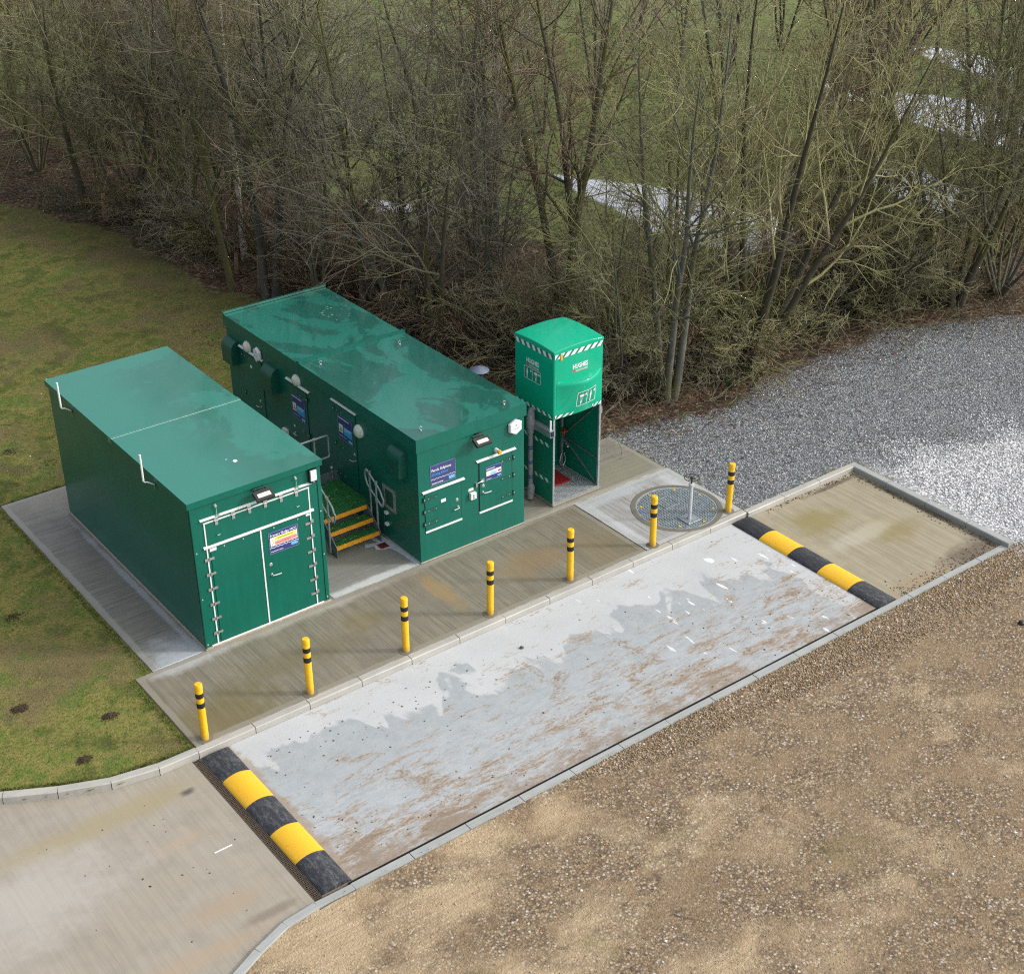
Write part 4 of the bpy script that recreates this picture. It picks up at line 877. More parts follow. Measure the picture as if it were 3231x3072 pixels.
m = MB(); m.tube([LB.p(-1.09, .98, .015), LB.p(-1.09, .05, .03)], .012, 6); m.build('conduit', M_dark_green, KB)
for v in (.56, .33): MB().fbox(LB, -1.05, -.98, v-.02, v+.03, 0, .05).build('pipe_clip', M_white, KB)

# ------------------------------------------------------------------ steps and landing between the kiosks
ST = empty('access_steps', (3.5, 1.8, 0), 'galvanised steps with green grating treads and orange nosings between the kiosks', 'steps')
SX0, SX1 = 3.06, 3.97
def grating(m, x0, x1, y0, y1, z, px=.038, py=.038):
    n = int((x1-x0)/px); k = int((y1-y0)/py)
    for i in range(n+1): x = x0+(x1-x0)*i/n; m.box(x-.004, x+.004, y0, y1, z-.03, z)
    for j in range(k+1): y = y0+(y1-y0)*j/k; m.box(x0, x1, y-.004, y+.004, z-.028, z-.001)
M_grp = plain('green_grp_grating', (.025, .17, .05), .6, 0, .3, 12); M_under = plain('dark_underside', (.005, .02, .015), .9)
for z, y in ((.18, 1.065), (.36, 1.262), (.54, 1.45)):
    if z < .5:
        m = MB(); grating(m, SX0+.02, SX1-.02, y+.055, y+.245, z); tr_ = m.build('tread', M_grp, ST)
    else:
        m = MB(); grating(m, 2.30, 4.07, y+.055, 2.62, z); tr_ = m.build('landing', M_grp, ST)
    m = MB(); m.box(SX0+.01, SX1-.01, y, y+.055, z-.055, z+.004, .004); m.box(SX0+.01, SX1-.01, y+.012, y+.02, z+.004, z+.009); m.box(SX0+.01, SX1-.01, y+.035, y+.043, z+.004, z+.009); m.build('nosing', M_nosing, tr_)
    m = MB(); rc = random.Random(int(z*100))
    for k in range(4 if z < .5 else 8):
        xx = (SX0+.12+rc.random()*.7); yy = y+.1+rc.random()*(.1 if z < .5 else 1.0); m.box(xx, xx+.02, yy, yy+.012, z+.0005, z+.006); m.box(xx+.035, xx+.055, yy, yy+.012, z+.0005, z+.006)
    m.build('grating_clip', plain('yellow_clip', (.40, .36, .05), .6), tr_)
for x in (SX0, SX1-.01):
    m = MB(); pts = [(1.04, 0), (1.04, .20), (1.43, .56), (1.60, .56), (1.60, .40), (1.22, .0)]
    m.add([(x, a, b) for a, b in pts]+[(x+.01, a, b) for a, b in pts], [tuple(range(6)), tuple(range(6, 12))[::-1]]+[(i, (i+1) % 6, 6+(i+1) % 6, 6+i) for i in range(6)]); m.build('stringer', M_galvd, ST)
m = MB(); m.box(2.30, 4.07, 1.60, 1.61, .42, .51).box(2.30, 4.07, 2.625, 2.635, .42, .72).box(2.29, 2.30, 1.60, 2.63, .42, .51); m.build('landing_frame', M_galvd, ST)
for x, y in ((3.06, 2.55), (4.02, 2.55), (2.36, 1.66), (2.36, 2.55), (4.02, 1.66)): MB().box(x-.025, x+.025, y-.025, y+.025, 0, .5).build('leg', M_galvd, ST)
def smoothp(pts, n=3):
    pts = [Vector(p) for p in pts]
    for _ in range(n-1):
        o = [pts[0]]
        for a, b in zip(pts[:-1], pts[1:]): o += [a*.75+b*.25, a*.25+b*.75]
        pts = o+[pts[-1]]
    return pts
def loop_rail(x, posts, top, bot, closed=True, name='handrail'):
    """stair handrail in the plane x: top line y,z and lower line, ends closed by bends"""
    m = MB(); (ya, za), (yb, zb) = top; (yc, zc), (yd, zd) = bot      # a far/top, b near ; c far, d near
    pth = smoothp([(x, (ya+yb)/2, (za+zb)/2), (x, ya, za), (x, ya+.05, za+.0), (x, yc+.08, (za+zc)/2), (x, yc+.02, zc+.04), (x, yc, zc), (x, (yc+yd)/2, (zc+zd)/2), (x, yd, zd), (x, yd-.06, zd-.03), (x, yb-.10, (zb+zd)/2), (x, yb-.04, zb-.10), (x, yb, zb), (x, (ya+yb)/2, (za+zb)/2)], 3)
    m.tube(pth, .019, 8); r = m.build(name, M_galv, ST, smooth=True)
    for yp, zt, zl, z0 in posts:
        m = MB(); m.tube([(x, yp, z0), (x, yp, zt)], .019, 8); m.tube([(x, yp, zt-.03), (x, yp, zt+.03)], .03, 8); m.tube([(x, yp, zl-.03), (x, yp, zl+.03)], .03, 8); m.build('post', M_galv, r, smooth=True)
loop_rail(3.99, [(1.355, 1.25, .92, .34), (1.155, 1.13, .78, .2)], ((1.43, 1.27), (1.02, 1.03)), ((1.43, .97), (1.03, .75)))
loop_rail(3.04, [(1.42, 1.23, .90, .1), (1.22, 1.12, .77, .05)], ((1.48, 1.27), (1.06, 1.03)), ((1.48, .93), (1.10, .74)))
m = MB(); m.tube(smoothp([(2.32, 2.60, 1.49), (3.82, 2.60, 1.49), (3.91, 2.60, 1.49), (3.92, 2.60, 1.42), (3.92, 2.60, 1.12), (3.92, 2.60, 1.06), (3.84, 2.60, 1.05), (2.32, 2.60, 1.05)], 3), .019, 8); r = m.build('handrail', M_galv, ST, smooth=True)
for x in (3.63, 2.6): m = MB(); m.tube([(x, 2.60, .5), (x, 2.60, 1.49)], .019, 8); m.tube([(x-.03, 2.60, 1.49), (x+.03, 2.60, 1.49)], .03, 8); m.build('post', M_galv, r, smooth=True)
m = MB(); m.tube([(3.95, 2.60, .60), (3.95, 2.60, .82)], .012, 6); m.lathe((3.95, 2.60, .82), [(.0, -.03), (.022, -.022), (.032, 0), (.022, .022), (.004, .03)], 10); m.build('gate_stop', M_galv, ST, smooth=True)
# pale sealant poured along the kiosk foot and the small red framed drain cover
m = MB(); pts = [(3.62, 1.02), (3.78, .98), (3.74, .86), (3.84, .78), (3.95, .76), (4.0, .60), (4.02, .30), (4.03, .02), (4.105, .02), (4.105, .95), (4.08, 1.20), (3.98, 1.28), (3.84, 1.24), (3.90, 1.05), (3.80, 1.08), (3.68, 1.14)]
m.add([(x, y, .002) for x, y in pts], [tuple(range(len(pts)))[::-1]]); tag(m.build('mortar_patch_pavement', plain('pale_blue_grey_screed', (.40, .46, .54), .6, 0, .12, 6)), kind='structure')
m = MB()
dc = empty('drain_cover', (3.91, .90, 0), 'small dark drain cover in a red frame at the foot of the steps', 'drain cover')
c_ = Vector((3.91, .90, .004)); a1, a2 = Vector((.085, 0, 0)), Vector((0, .085, 0))
m.box(3.825, 3.995, .815, .985, .0025, .010); m.build('frame', plain('red_frame', (.42, .04, .035), .6), dc); MB().box(3.840, 3.980, .830, .970, .0105, .014).build('lid', plain('dark_red_lid', (.045, .012, .014), .6), dc)

# ------------------------------------------------------------------ emergency shower cabin
XS, YS, WS, DS = 7.118, .131, 1.112, 1.115
SH = empty('emergency_shower', (XS+WS/2, YS+DS/2, 0), 'bright green emergency shower cabin with overhead tank, hazard stripes and open stall', 'shower')
FS = Off((XS, YS, 0), (1, 0, 0), (0, -1, 0)); FS.k = XS
LS = Face((XS, 0, 0), (0, -1, 0), (-1, 0, 0))
# plinth and floor plate
MB().box(XS-.02, XS+WS+.02, YS-.03, YS+DS+.02, .002, .045, .006).build('plinth', M_showpad, SH)
t = NT('tread_plate'); P = t.P(); a = t.n('TexWave', {'Vector': t.sc(P, (1, 1, 1), .78), 'Scale': 17.0}).outputs['Fac']; b = t.n('TexWave', {'Vector': t.sc(P, (1, 1, 1), -.78), 'Scale': 17.0}).outputs['Fac']
q = t.mth('MULTIPLY', a, b); t.bump(q, .8, .01); t.out(t.mix(t.ramp(q, [(.35, 0), (.6, 1)]), (.30, .32, .35), (.60, .62, .64)), .4, .4)
MB().box(XS+.03, XS+WS-.03, YS, YS+DS-.02, .046, .075).build('floor_plate', t.m, SH)
M_mat = NT('red_foot_mat'); vv = M_mat.n('TexChecker', {'Vector': M_mat.P(), 'Scale': 22.0}).outputs['Fac']; M_mat.out(M_mat.mix(vv, (.36, .012, .016), (.22, .008, .012)), .6)
m = MB(); m.box(7.30, 7.93, .58, 1.12, .076, .10, .005); m.build('foot_treadle', M_mat.m, SH)
# posts and panels
for nm, (x, y) in zip('abcd', ((XS+.018, YS+.018), (XS+WS-.018, YS+.018), (XS+.018, YS+DS-.018), (XS+WS-.018, YS+DS-.018))):
    MB().box(x-.02, x+.02, y-.02, y+.02, .045, 1.82).build('post', M_galv, SH)
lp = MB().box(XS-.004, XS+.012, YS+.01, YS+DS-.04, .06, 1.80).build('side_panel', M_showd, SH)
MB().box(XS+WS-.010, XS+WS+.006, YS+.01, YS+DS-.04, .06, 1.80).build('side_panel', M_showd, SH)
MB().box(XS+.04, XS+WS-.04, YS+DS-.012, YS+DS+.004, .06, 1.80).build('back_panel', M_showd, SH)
xr = XS+WS-.022
for pa, pb in (((YS+DS-.05, .70), (YS+.04, 1.77)), ((YS+DS-.05, .70), (YS+.04, .63)), ((YS+DS-.05, .70), (YS+.04, .09))):
    m = MB(); m.tube([(xr, *pa), (xr, *pb)], .018, 6); m.build('brace', M_galvd, SH)
# riser pipe, valve, pull handles inside
m = MB(); m.tube([(XS+WS-.11, YS+DS-.14, .16), (XS+WS-.11, YS+DS-.14, 1.82)], .030, 10); rp = m.build('riser_pipe', M_galvd, SH, smooth=True)
m = MB(); m.tube([(XS+WS-.11, YS+DS-.14, .72), (XS+WS-.25, YS+DS-.40, .78), (XS+WS-.36, YS+DS-.62, .80)], .017, 8); m.build('branch_pipe', M_galv, rp, smooth=True)
m = MB(); m.box(XS+WS-.20, XS+WS-.06, YS+DS-.26, YS+DS-.18, .86, .90, .01).box(XS+WS-.14, XS+WS-.12, YS+DS-.24, YS+DS-.16, .80, .94); m.build('valve_lever', plain('rust_red_lever', (.35, .07, .02), .5), rp)
m = MB(); m.tube(smoothp([(XS+WS-.15, YS+DS-.18, .40), (XS+WS-.22, YS+DS-.2, .22), (XS+WS-.14, YS+DS-.2, .12), (XS+WS-.06, YS+DS-.2, .22), (XS+WS-.08, YS+DS-.18, .40)], 3), .009, 6); m.build('foot_stirrup', M_steel, rp)
m = MB(); m.tube(smoothp([(8.05, .5, 1.80), (8.05, .5, 1.66), (8.10, .45, 1.58), (8.14, .42, 1.64)], 2), .010, 6); m.lathe((7.70, .68, 1.60), [(.02, .2), (.02, .08), (.12, .02), (.12, 0)], 16); m.build('shower_head', M_black, SH)
# tank: rounded vertical corners, bulging front
ZT0, ZT1 = 1.79, 3.06
def rrect(x0, x1, y0, y1, r, n=5):
    o = []
    for cx_, cy_, a0 in ((x1-r, y1-r, 0), (x0+r, y1-r, 90), (x0+r, y0+r, 180), (x1-r, y0+r, 270)):
        for k in range(n+1): a = radians(a0+90*k/n); o.append((cx_+r*cos(a), cy_+r*sin(a)))
    return o
xa, xb, ya, yb = XS-.012, XS+WS+.012, YS-.012, YS+DS+.005
rr_ = rrect(xa, xb, ya, yb, .035); n = len(rr_); m = MB()
m.add([(x, y, ZT0) for x, y in rr_]+[(x, y, ZT1) for x, y in rr_], [(i, (i+1) % n, n+(i+1) % n, n+i) for i in range(n)]+[tuple(range(n))[::-1], tuple(range(n, 2*n))])
tank = m.build('tank', M_show, SH, smooth=True)
# the lid: overhanging rounded rim and shallow dome with arched edges
m = MB(); G = 14; e = .004; vs = []
def lidz(s_, t_): return ZT1+.040+.036*(1-(2*s_-1)**2)+.036*(1-(2*t_-1)**2)
lx0, lx1, ly0, ly1 = xa-e, xb+e, ya-e, yb+e
for i in range(G+1):
    for j in range(G+1): vs.append((lx0+(lx1-lx0)*i/G, ly0+(ly1-ly0)*j/G, lidz(i/G, j/G)))
fs = [(i*(G+1)+j, (i+1)*(G+1)+j, (i+1)*(G+1)+j+1, i*(G+1)+j+1) for i in range(G) for j in range(G)]
bd = [(i, 0) for i in range(G)]+[(G, j) for j in range(G)]+[(i, G) for i in range(G, 0, -1)]+[(0, j) for j in range(G, 0, -1)]
b = len(vs)
for i, j in bd: p = vs[i*(G+1)+j]; vs.append((p[0], p[1], ZT1-.01))
for k in range(len(bd)):
    i, j = bd[k]; i2, j2 = bd[(k+1) % len(bd)]; fs.append((b+k, b+(k+1) % len(bd), i2*(G+1)+j2, i*(G+1)+j))
m.add(vs, fs); lid = m.build('tank_lid', M_show, SH, smooth=True)
md = lid.modifiers.new('bevel', 'BEVEL'); md.width = .012; md.segments = 3; md.limit_method = 'ANGLE'; md.angle_limit = radians(50)
# bulge on the lower front with its crescent ledge
m = MB(); NU, NV = 24, 8; u0, u1, v0, v1 = 7.165, 8.19, ZT0+.005, 2.49; vs = []
def bd_(s_, t_): return .003+.19*sin(pi*s_)**1.1*(.16+.84*t_**.8)
for j in range(NV+1):
    for i in range(NU+1): s_ = i/NU; t_ = j/NV; vs.append(FS.p(u0+(u1-u0)*s_, v0+(v1-v0)*t_, .012+bd_(s_, t_)))
fs = [(j*(NU+1)+i, j*(NU+1)+i+1, (j+1)*(NU+1)+i+1, (j+1)*(NU+1)+i) for j in range(NV) for i in range(NU)]
b = len(vs)
for i in range(NU+1): vs.append(FS.p(u0+(u1-u0)*i/NU, v1+.02, .0135))
fs += [(NV*(NU+1)+i, NV*(NU+1)+i+1, b+i+1, b+i) for i in range(NU)]
m.add(vs, fs); bl = m.build('bulged_front', M_show, tank); bl.data.polygons.foreach_set('use_smooth', [True]*(NU*NV)+[False]*NU)
def bulge_d(u, v): return .012+bd_(min(1, max(0, (u-u0)/(u1-u0))), min(1, max(0, (v-v0)/(v1-v0))))
class BulgeFace(Face):
    def p(s, u, v, d): return FS.p(u, v, d+bulge_d(u, v))
BF = BulgeFace((0, 0, 0), (1, 0, 0), (0, -1, 0))
# hazard tapes
M_tapeg = plain('green_tape', (.004, .22, .14), .4); M_tapew = plain('reflective_white_tape', (.78, .80, .82), .35, 0, .04)
def hazard(F, ua, ub, v0, v1, d, parent, slant=.06, pitch=.155, w=.075):
    g = MB(); k_ = max(1, int((ub-ua)/.04))
    for i in range(k_): a_, b_ = ua+(ub-ua)*i/k_, ua+(ub-ua)*(i+1)/k_; g.fpoly(F, [(a_, v0), (b_, v0), (b_, v1), (a_, v1)], d+.001)
    tp = g.build('hazard_tape', M_tapeg, parent)
    m = MB(); u = ua-.1
    while u < ub:
        q = [(u, v0), (u+w, v0), (u+w+slant, v1), (u+slant, v1)]; q = [(min(max(a, ua), ub), b) for a, b in q]
        if q[1][0]-q[0][0] > .008 or q[2][0]-q[3][0] > .008: m.fpoly(F, q, d+.0025)
        u += pitch
    m.build('white_stripes', M_tapew, tp)
hazard(FS, xa+.02, xb-.02, 2.955, 3.045, .0135, tank, .09, .15, .09)
for q_ in ((7.135, 7.53), (7.97, 8.215)): hazard(BF, q_[0], q_[1], 1.80, 1.865, .002, tank, .075, .13, .07)
LS2 = Face((xa, 0, 0), (0, -1, 0), (-1, 0, 0))
hazard(LS2, -yb+.03, -ya-.02, 2.955, 3.045, .0015, tank, -.05); hazard(LS2, -yb+.03, -ya-.02, 1.80, 1.865, .0015, tank, -.05)
for v in (1.22, .49): hazard(LS, -YS-DS+.10, -YS-.03, v-.035, v+.035, .0045, lp, -.05)
# HUGHES lettering and safety pictograms
def hughes(F, u, v, w, d, parent, s_=1):
    m = MB(); textmesh(m, F, 'HUGHES', u, v, .125*s_, d, 'LEFT', .03, w); t_ = m.build('lettering', M_txt, parent)
    m = MB(); textmesh(m, F, 'SAFETY SHOWERS', u+.075, v-.062, .045*s_, d, 'LEFT', .012, w-.075); m.build('lettering', M_txt, parent)
    m = MB(); m.lathe((u+.022, v-.045), [(.022, d-.0005), (.022, d)], 12, F=F); m.lathe((u+.050, v-.045), [(.018, d-.0004), (.018, d+.0004)], 12, F=F); m.fbox(F, u+.07, u+w, v-.072, v-.066, d-.0004, d); m.build('logo', M_red, parent)
M_pict = plain('pictogram_green', (.004, .27, .17), .4)
def picto(F, u0, u1, v0, v1, d, parent, eye_left, wall=0):
    g = MB(); nseg = 8
    for k in range(nseg): a = u0+(u1-u0)*k/nseg; b = u0+(u1-u0)*(k+1)/nseg; g.fpoly(F, [(a, v0), (b, v0), (b, v1), (a, v1)], d+.001)
    s_ = g.build('safety_sign', M_pict, parent); m = MB(); w = .011; um = (u0+u1)/2
    def bar(a, b, c, e_):
        k = max(1, int((b-a)/.04))
        for i in range(k): x0_ = a+(b-a)*i/k; x1_ = a+(b-a)*(i+1)/k; m.fpoly(F, [(x0_, c), (x1_, c), (x1_, e_), (x0_, e_)], d+.003)
    bar(u0, u1, v0, v0+w); bar(u0, u1, v1-w, v1); bar(u0, u0+w, v0, v1); bar(u1-w, u1, v0, v1); bar(um-w/2, um+w/2, v0, v1)
    W = (u1-u0)/2; H_ = v1-v0
    def disc(cu, cv, r, rv=None):
        rv = rv or r; m.fpoly(F, [(cu+r*cos(2*pi*k/12), cv+rv*sin(2*pi*k/12)) for k in range(12)], d+.0032)
    ce, cp = (u0+W*.42, um+W*.38) if eye_left else (um+W*.42, u0+W*.38)
    m.fpoly(F, [(ce+.055*cos(2*pi*k/16), v0+H_*.72+.028*sin(2*pi*k/16)) for k in range(16)], d+.0032)
    for k in range(5): a = ce-.035+.0175*k; b = ce-.018+.009*k; m.fpoly(F, [(b-.002, v0+H_*.36), (b+.002, v0+H_*.36), (a+.002, v0+H_*.60), (a-.002, v0+H_*.60)], d+.0032)
    m.fpoly(F, [(ce-.03, v0+H_*.34), (ce-.012, v0+H_*.24), (ce-.012, v0+H_*.12), (ce+.012, v0+H_*.12), (ce+.012, v0+H_*.24), (ce+.03, v0+H_*.34)], d+.0032)
    disc(cp, v0+H_*.78, .016, .02); m.fpoly(F, [(cp-.012, v0+H_*.12), (cp+.012, v0+H_*.12), (cp+.014, v0+H_*.4), (cp+.028, v0+H_*.55), (cp+.012, v0+H_*.72), (cp-.012, v0+H_*.72), (cp-.028, v0+H_*.55), (cp-.014, v0+H_*.4)], d+.0032)
    for cc in (u0+W*.82, um+W*.80):
        m.fbox(F, cc-.008, cc+.008, v0+H_*.64, v0+H_*.84, d+.0025, d+.0034); m.fbox(F, cc-.022, cc+.022, v0+H_*.70, v0+H_*.78, d+.0025, d+.0035)
    m.build('pictogram', M_tapew, s_)
hughes(FS, 7.53, 2.665, .345, .0145, tank)
hughes(LS2, -.90, 2.665, .36, .002, tank)
picto(BF, 7.55, 8.02, 1.955, 2.255, .001, tank, True)
picto(LS2, -.965, -.485, 2.335, 2.58, .001, tank, False)
m = MB(); m.fbox(FS, 7.245, 7.29, 2.92, 3.03, .016, .03); m.build('tank_latch', M_orange, tank)
# lagged pipe and bracket on the left side
m = MB(); px_, py_ = 6.965, .60
m.tube([(px_+.12, py_+.12, 1.80), (px_+.04, py_+.04, 1.70), (px_, py_, 1.58), (px_, py_, 1.40)], [.055, .075, .085, .06], 10)
m.tube([(px_, py_, 1.40), (px_, py_, .30)], .048, 10); m.tube([(px_, py_, .33), (px_+.01, py_-.01, .28), (px_, py_, .12), (px_-.02, py_-.02, .03)], [.05, .075, .07, .06], 10)
lg = m.build('lagged_pipe', M_foam, SH, smooth=True)
for z in (1.12, 1.08, .82, .78, .52, .48): MB().lathe((px_, py_, z), [(.0505, -.012), (.0505, .012)], 10).build('tape_band', M_blue_t, lg)
MB().box(px_-.052, px_-.04, py_-.04, py_+.02, .22, .28).build('label', M_txt, lg)
m = MB(); m.box(XS-.12, XS-.02, .07, .66, 1.60, 1.605).box(XS-.12, XS-.115, .07, .66, 1.485, 1.60).box(XS-.12, XS-.02, .07, .66, 1.48, 1.485).box(XS-.03, XS-.005, .07, .66, 1.48, 1.60); m.build('cable_tray', M_galv, SH)
m = MB(); m.box(XS-.085, XS-.06, .11, .135, 1.605, 1.80); m.build('tray_hanger', M_alu, SH)
m = MB(); m.box(XS+WS+.01, XS+WS+.10, YS+.08, YS+.14, 1.52, 1.66); m.build('junction_box', M_galv, SH)

# ------------------------------------------------------------------ chamber grating with the valve pedestal
GR = empty('chamber_grating', (cxm, cym, 0), 'round steel grating let into the pale slab with yellow clips and a square hatch', 'grating')
M_gr = plain('blue_grey_steel_grating', (.40, .46, .50), .45, .25, .2, 8)
m = MB(); R = .735; zt = .003
k = -17
while k <= 17:
    o_ = k*.042; h = math.sqrt(max(0, R*R-o_*o_))
    m.box(cxm+o_-.0035, cxm+o_+.0035, cym-h, cym+h, zt-.035, zt); m.box(cxm-h, cxm+h, cym+o_-.0035, cym+o_+.0035, zt-.03, zt-.001); k += 1
m.build('bars', M_gr, GR)
m = MB(); rg = [(cxm+r*cos(2*pi*k/48), cym+r*sin(2*pi*k/48), z) for r, z in ((.727, -.03), (.727, .006), (.742, .006), (.742, -.03)) for k in range(48)]
m.add(rg, [(i*48+k, i*48+(k+1) % 48, (i+1)*48+(k+1) % 48, (i+1)*48+k)[::-1] for i in range(3) for k in range(48)])
m.build('rim', M_gr, GR)
m = MB(); m.box(cxm-.01+.10, cxm+.022+.10, cym-.72, cym+.72, .003, .009) if False else m.box(cxm-.735, cxm+.735, cym-.055-.012, cym-.055+.012, .003, .009); m.build('split_bar', M_galv, GR)
m = MB(); sx_, sy_ = 8.88, -1.035
for a in ((-.17, .17, .155, .17), (-.17, .17, -.17, -.155), (-.17, -.155, -.155, .155), (.155, .17, -.155, .155)): m.box(sx_+a[0], sx_+a[1], sy_+a[2], sy_+a[3], .0031, .010)
m.build('hatch', M_galv, GR)
for a in (8, 52, 97, 140, 188, 232, 275, 320):
    m = MB(); xx, yy = cxm+.66*cos(radians(a)), cym+.66*sin(radians(a))
    m.box(xx-.03, xx+.03, yy-.009, yy+.009, .003, .012).box(xx-.009, xx+.009, yy-.03, yy+.03, .003, .013); m.build('clip', plain('yellow_grating_clip', (.62, .45, .08), .5), GR)
vx, vy = 8.80, -1.73
VP = empty('valve_pedestal', (vx, vy, .004), 'galvanised valve pedestal with a black handwheel standing on the round grating', 'valve')
m = MB(); a = .155; m.box(vx-a, vx+a, vy-a, vy+a, .0105, .022, .003); bp_ = m.build('base_plate', M_galv, VP)
for dx in (-1, 1):
    for dy in (-1, 1): MB().lathe((vx+dx*.115, vy+dy*.115, .022), [(.014, 0), (.012, .012)], 6).build('bolt', M_steel, bp_)
m = MB(); m.tube([(vx, vy, .022), (vx, vy, .72)], .036, 14); m.lathe((vx, vy, .70), [(.052, 0), (.052, .035), (.03, .05)], 14); m.build('column', plain('pale_galvanised_column', (.50, .54, .58), .45, .2), VP, smooth=True)
m = MB(); m.tube([(vx, vy, .74), (vx, vy, .86)], .014, 8); m.build('spindle', M_black, VP)
m = MB(); m.tube([(vx+.135*cos(2*pi*k/24), vy+.135*sin(2*pi*k/24), .86) for k in range(25)], .008, 8)
for k in range(4): m.tube([(vx, vy, .85), (vx+.13*cos(k*pi/2+.3), vy+.13*sin(k*pi/2+.3), .86)], .006, 6)
m.lathe((vx, vy, .835), [(.028, 0), (.028, .035), (.012, .045)], 10); m.build('handwheel', M_black, VP, smooth=True)
# ------------------------------------------------------------------ vent cowl behind kiosk B
VC = empty('vent_cowl', (7.58, 3.0, 0), 'round zinc conical cowl on a dark post behind the dosing kiosk', 'vent')
MB().lathe((7.58, 3.0, 0), [(.07, -.05), (.07, 1.50)], 16).build('post', M_post, VC, smooth=True)
MB().lathe((7.58, 3.0, 0), [(.185, 1.565), (.195, 1.570), (.185, 1.580), (.07, 1.635), (.008, 1.655)], 32).build('cap', M_zinc, VC, smooth=True)
MB().lathe((7.58, 3.0, 0), [(.085, 1.42), (.085, 1.56)], 16).build('collar', M_post, VC)

# ------------------------------------------------------------------ small scatter
def scatter_mesh(name, mat, pts, shape, smin, smax, cols, kind='stuff', flat=.6, seed=1, attr='tint', label=None, cat=None, group=None):
    r = np.random.default_rng(seed); n = len(pts); base, F = shape
    s_ = r.uniform(smin, smax, n)**1.0; a = r.uniform(0, 2*pi, n); sx = r.uniform(.7, 1.3, n); sz = r.uniform(flat*.7, flat*1.2, n)
    V = np.repeat(base[None], n, 0)*(1+r.uniform(-.22, .22, (n, len(base), 1)))
    V = V*np.stack([sx, 2-sx, sz], 1)[:, None]*s_[:, None, None]
    ca, sa = np.cos(a)[:, None], np.sin(a)[:, None]
    X = V[..., 0]*ca-V[..., 1]*sa; Y = V[..., 0]*sa+V[..., 1]*ca
    V = np.stack([X, Y, V[..., 2]], -1)+pts[:, None]
    FF = (F[None]+(np.arange(n)*len(base))[:, None, None]).reshape(-1, F.shape[1])
    tint = np.repeat(r.uniform(0, 1, n), len(base))
    o = mesh_np(name, V.reshape(-1, 3), FF, mat, attr={'tint': tint})
    return tag(o, label, cat, group, kind)
OCT = (np.array([[1, 0, 0], [0, 1, 0], [-1, 0, 0], [0, -1, 0], [0, 0, 1], [0, 0, -1], ], float)*.5, np.array([[0, 1, 4], [1, 2, 4], [2, 3, 4], [3, 0, 4], [1, 0, 5], [2, 1, 5], [3, 2, 5], [0, 3, 5]]))
def tint_mat(name, stops, rough=.85):
    t = NT(name); a = t.n('Attribute', attribute_name='tint').outputs['Fac']; n_ = t.noise(t.P(), 40, 3)
    return t.out(t.mix(t.ramp(n_, [(.4, .0), (.8, .25)]), t.ramp(a, stops), (.1, .09, .07)), rough, spec=.3)
M_st_b = tint_mat('brown_pebbles', [(0, (.11, .085, .06)), (.25, (.32, .21, .11)), (.5, (.45, .32, .185)), (.70, (.22, .20, .17)), (.93, (.52, .42, .29)), (.985, (.58, .54, .48)), (1, (.85, .84, .82))])
M_st_g = tint_mat('grey_chippings', [(0, (.06, .07, .08)), (.35, (.18, .205, .22)), (.6, (.29, .305, .325)), (.84, (.42, .41, .43)), (.96, (.58, .56, .56)), (1, (.85, .84, .85))])
M_st_w = tint_mat('white_chippings', [(0, (.28, .29, .31)), (.35, (.58, .59, .62)), (1, (.92, .92, .93))])
def rnd_in(poly, n, seed, bb, dens=None):
    r = np.random.default_rng(seed); P = r.uniform((bb[0], bb[2]), (bb[1], bb[3]), (n, 2)); k = sd_poly(P[:, 0], P[:, 1], poly) > .0; P = P[k]
    if dens is not None: P = P[r.uniform(0, 1, len(P)) < dens(P[:, 0], P[:, 1])]
    return np.column_stack([P, ground_z(P[:, 0], P[:, 1])])
dB = lambda x, y: np.clip(.22+.6*np.clip(lump(x*.6, y*1.2, 1.5, 21)*3+.25, 0, 1)*np.clip((x-.15*y-1.2)/3.5, .08, 1), 0, 1)
pB = rnd_in(BROWN, 70000, 31, (-2.5, 19, -13.5, -5.7), dB); pB[:, 2] += .002
pk = rnd_in([(2.5, -5.82), (12.9, -5.82), (14, -6.3), (11, -6.9), (7, -6.5), (4, -6.3)], 16000, 131, (2.5, 14, -7, -5.8), lambda x, y: np.clip(.9+lump(x, y, 3, 77), .1, 1)*np.clip((y+6.8)/.5, 0, 1)); pk[:, 2] += .006
scatter_mesh('kerbside_pebbles', M_st_b, pk, OCT, .014, .040, None, flat=.75, seed=22)
scatter_mesh('brown_pebbles', M_st_b, pB, OCT, .007, .023, None, flat=.7, seed=2)
pG = rnd_in(GREY, 90000, 32, (9.5, 24, -8, 2.2)); pG[:, 2] += .003
wmask = sd_poly(pG[:, 0], pG[:, 1], WHITE)+1.2*lump(pG[:, 0], pG[:, 1], 1.8, 41)*1.5
rW = np.random.default_rng(9).uniform(0, 1, len(pG))
isw = (wmask+rW*1.2-.3 > .25) & (rW > .12)
scatter_mesh('grey_chippings', M_st_g, pG[~isw], OCT, .012, .038, None, flat=.7, seed=3)
scatter_mesh('white_chippings', M_st_w, pG[isw], OCT, .018, .055, None, flat=.7, seed=4)
pL = np.random.default_rng(77)
def sprinkle(n, bb, z=None, seed=0):
    r = np.random.default_rng(seed); P = r.uniform((bb[0], bb[2]), (bb[1], bb[3]), (n, 2)); return np.column_stack([P, ground_z(P[:, 0], P[:, 1]) if z is None else np.full(n, z)])
WH = np.concatenate([rnd_in(BROWN, 190, 51, (0, 18, -13, -5.9)), rnd_in(GREY, 900, 52, (10, 22, -5, 2)), sprinkle(70, (-6, 6.5, -1, 12), seed=5), rnd_in(LITTER, 60, 53, (5, 20, 1.5, 24))])
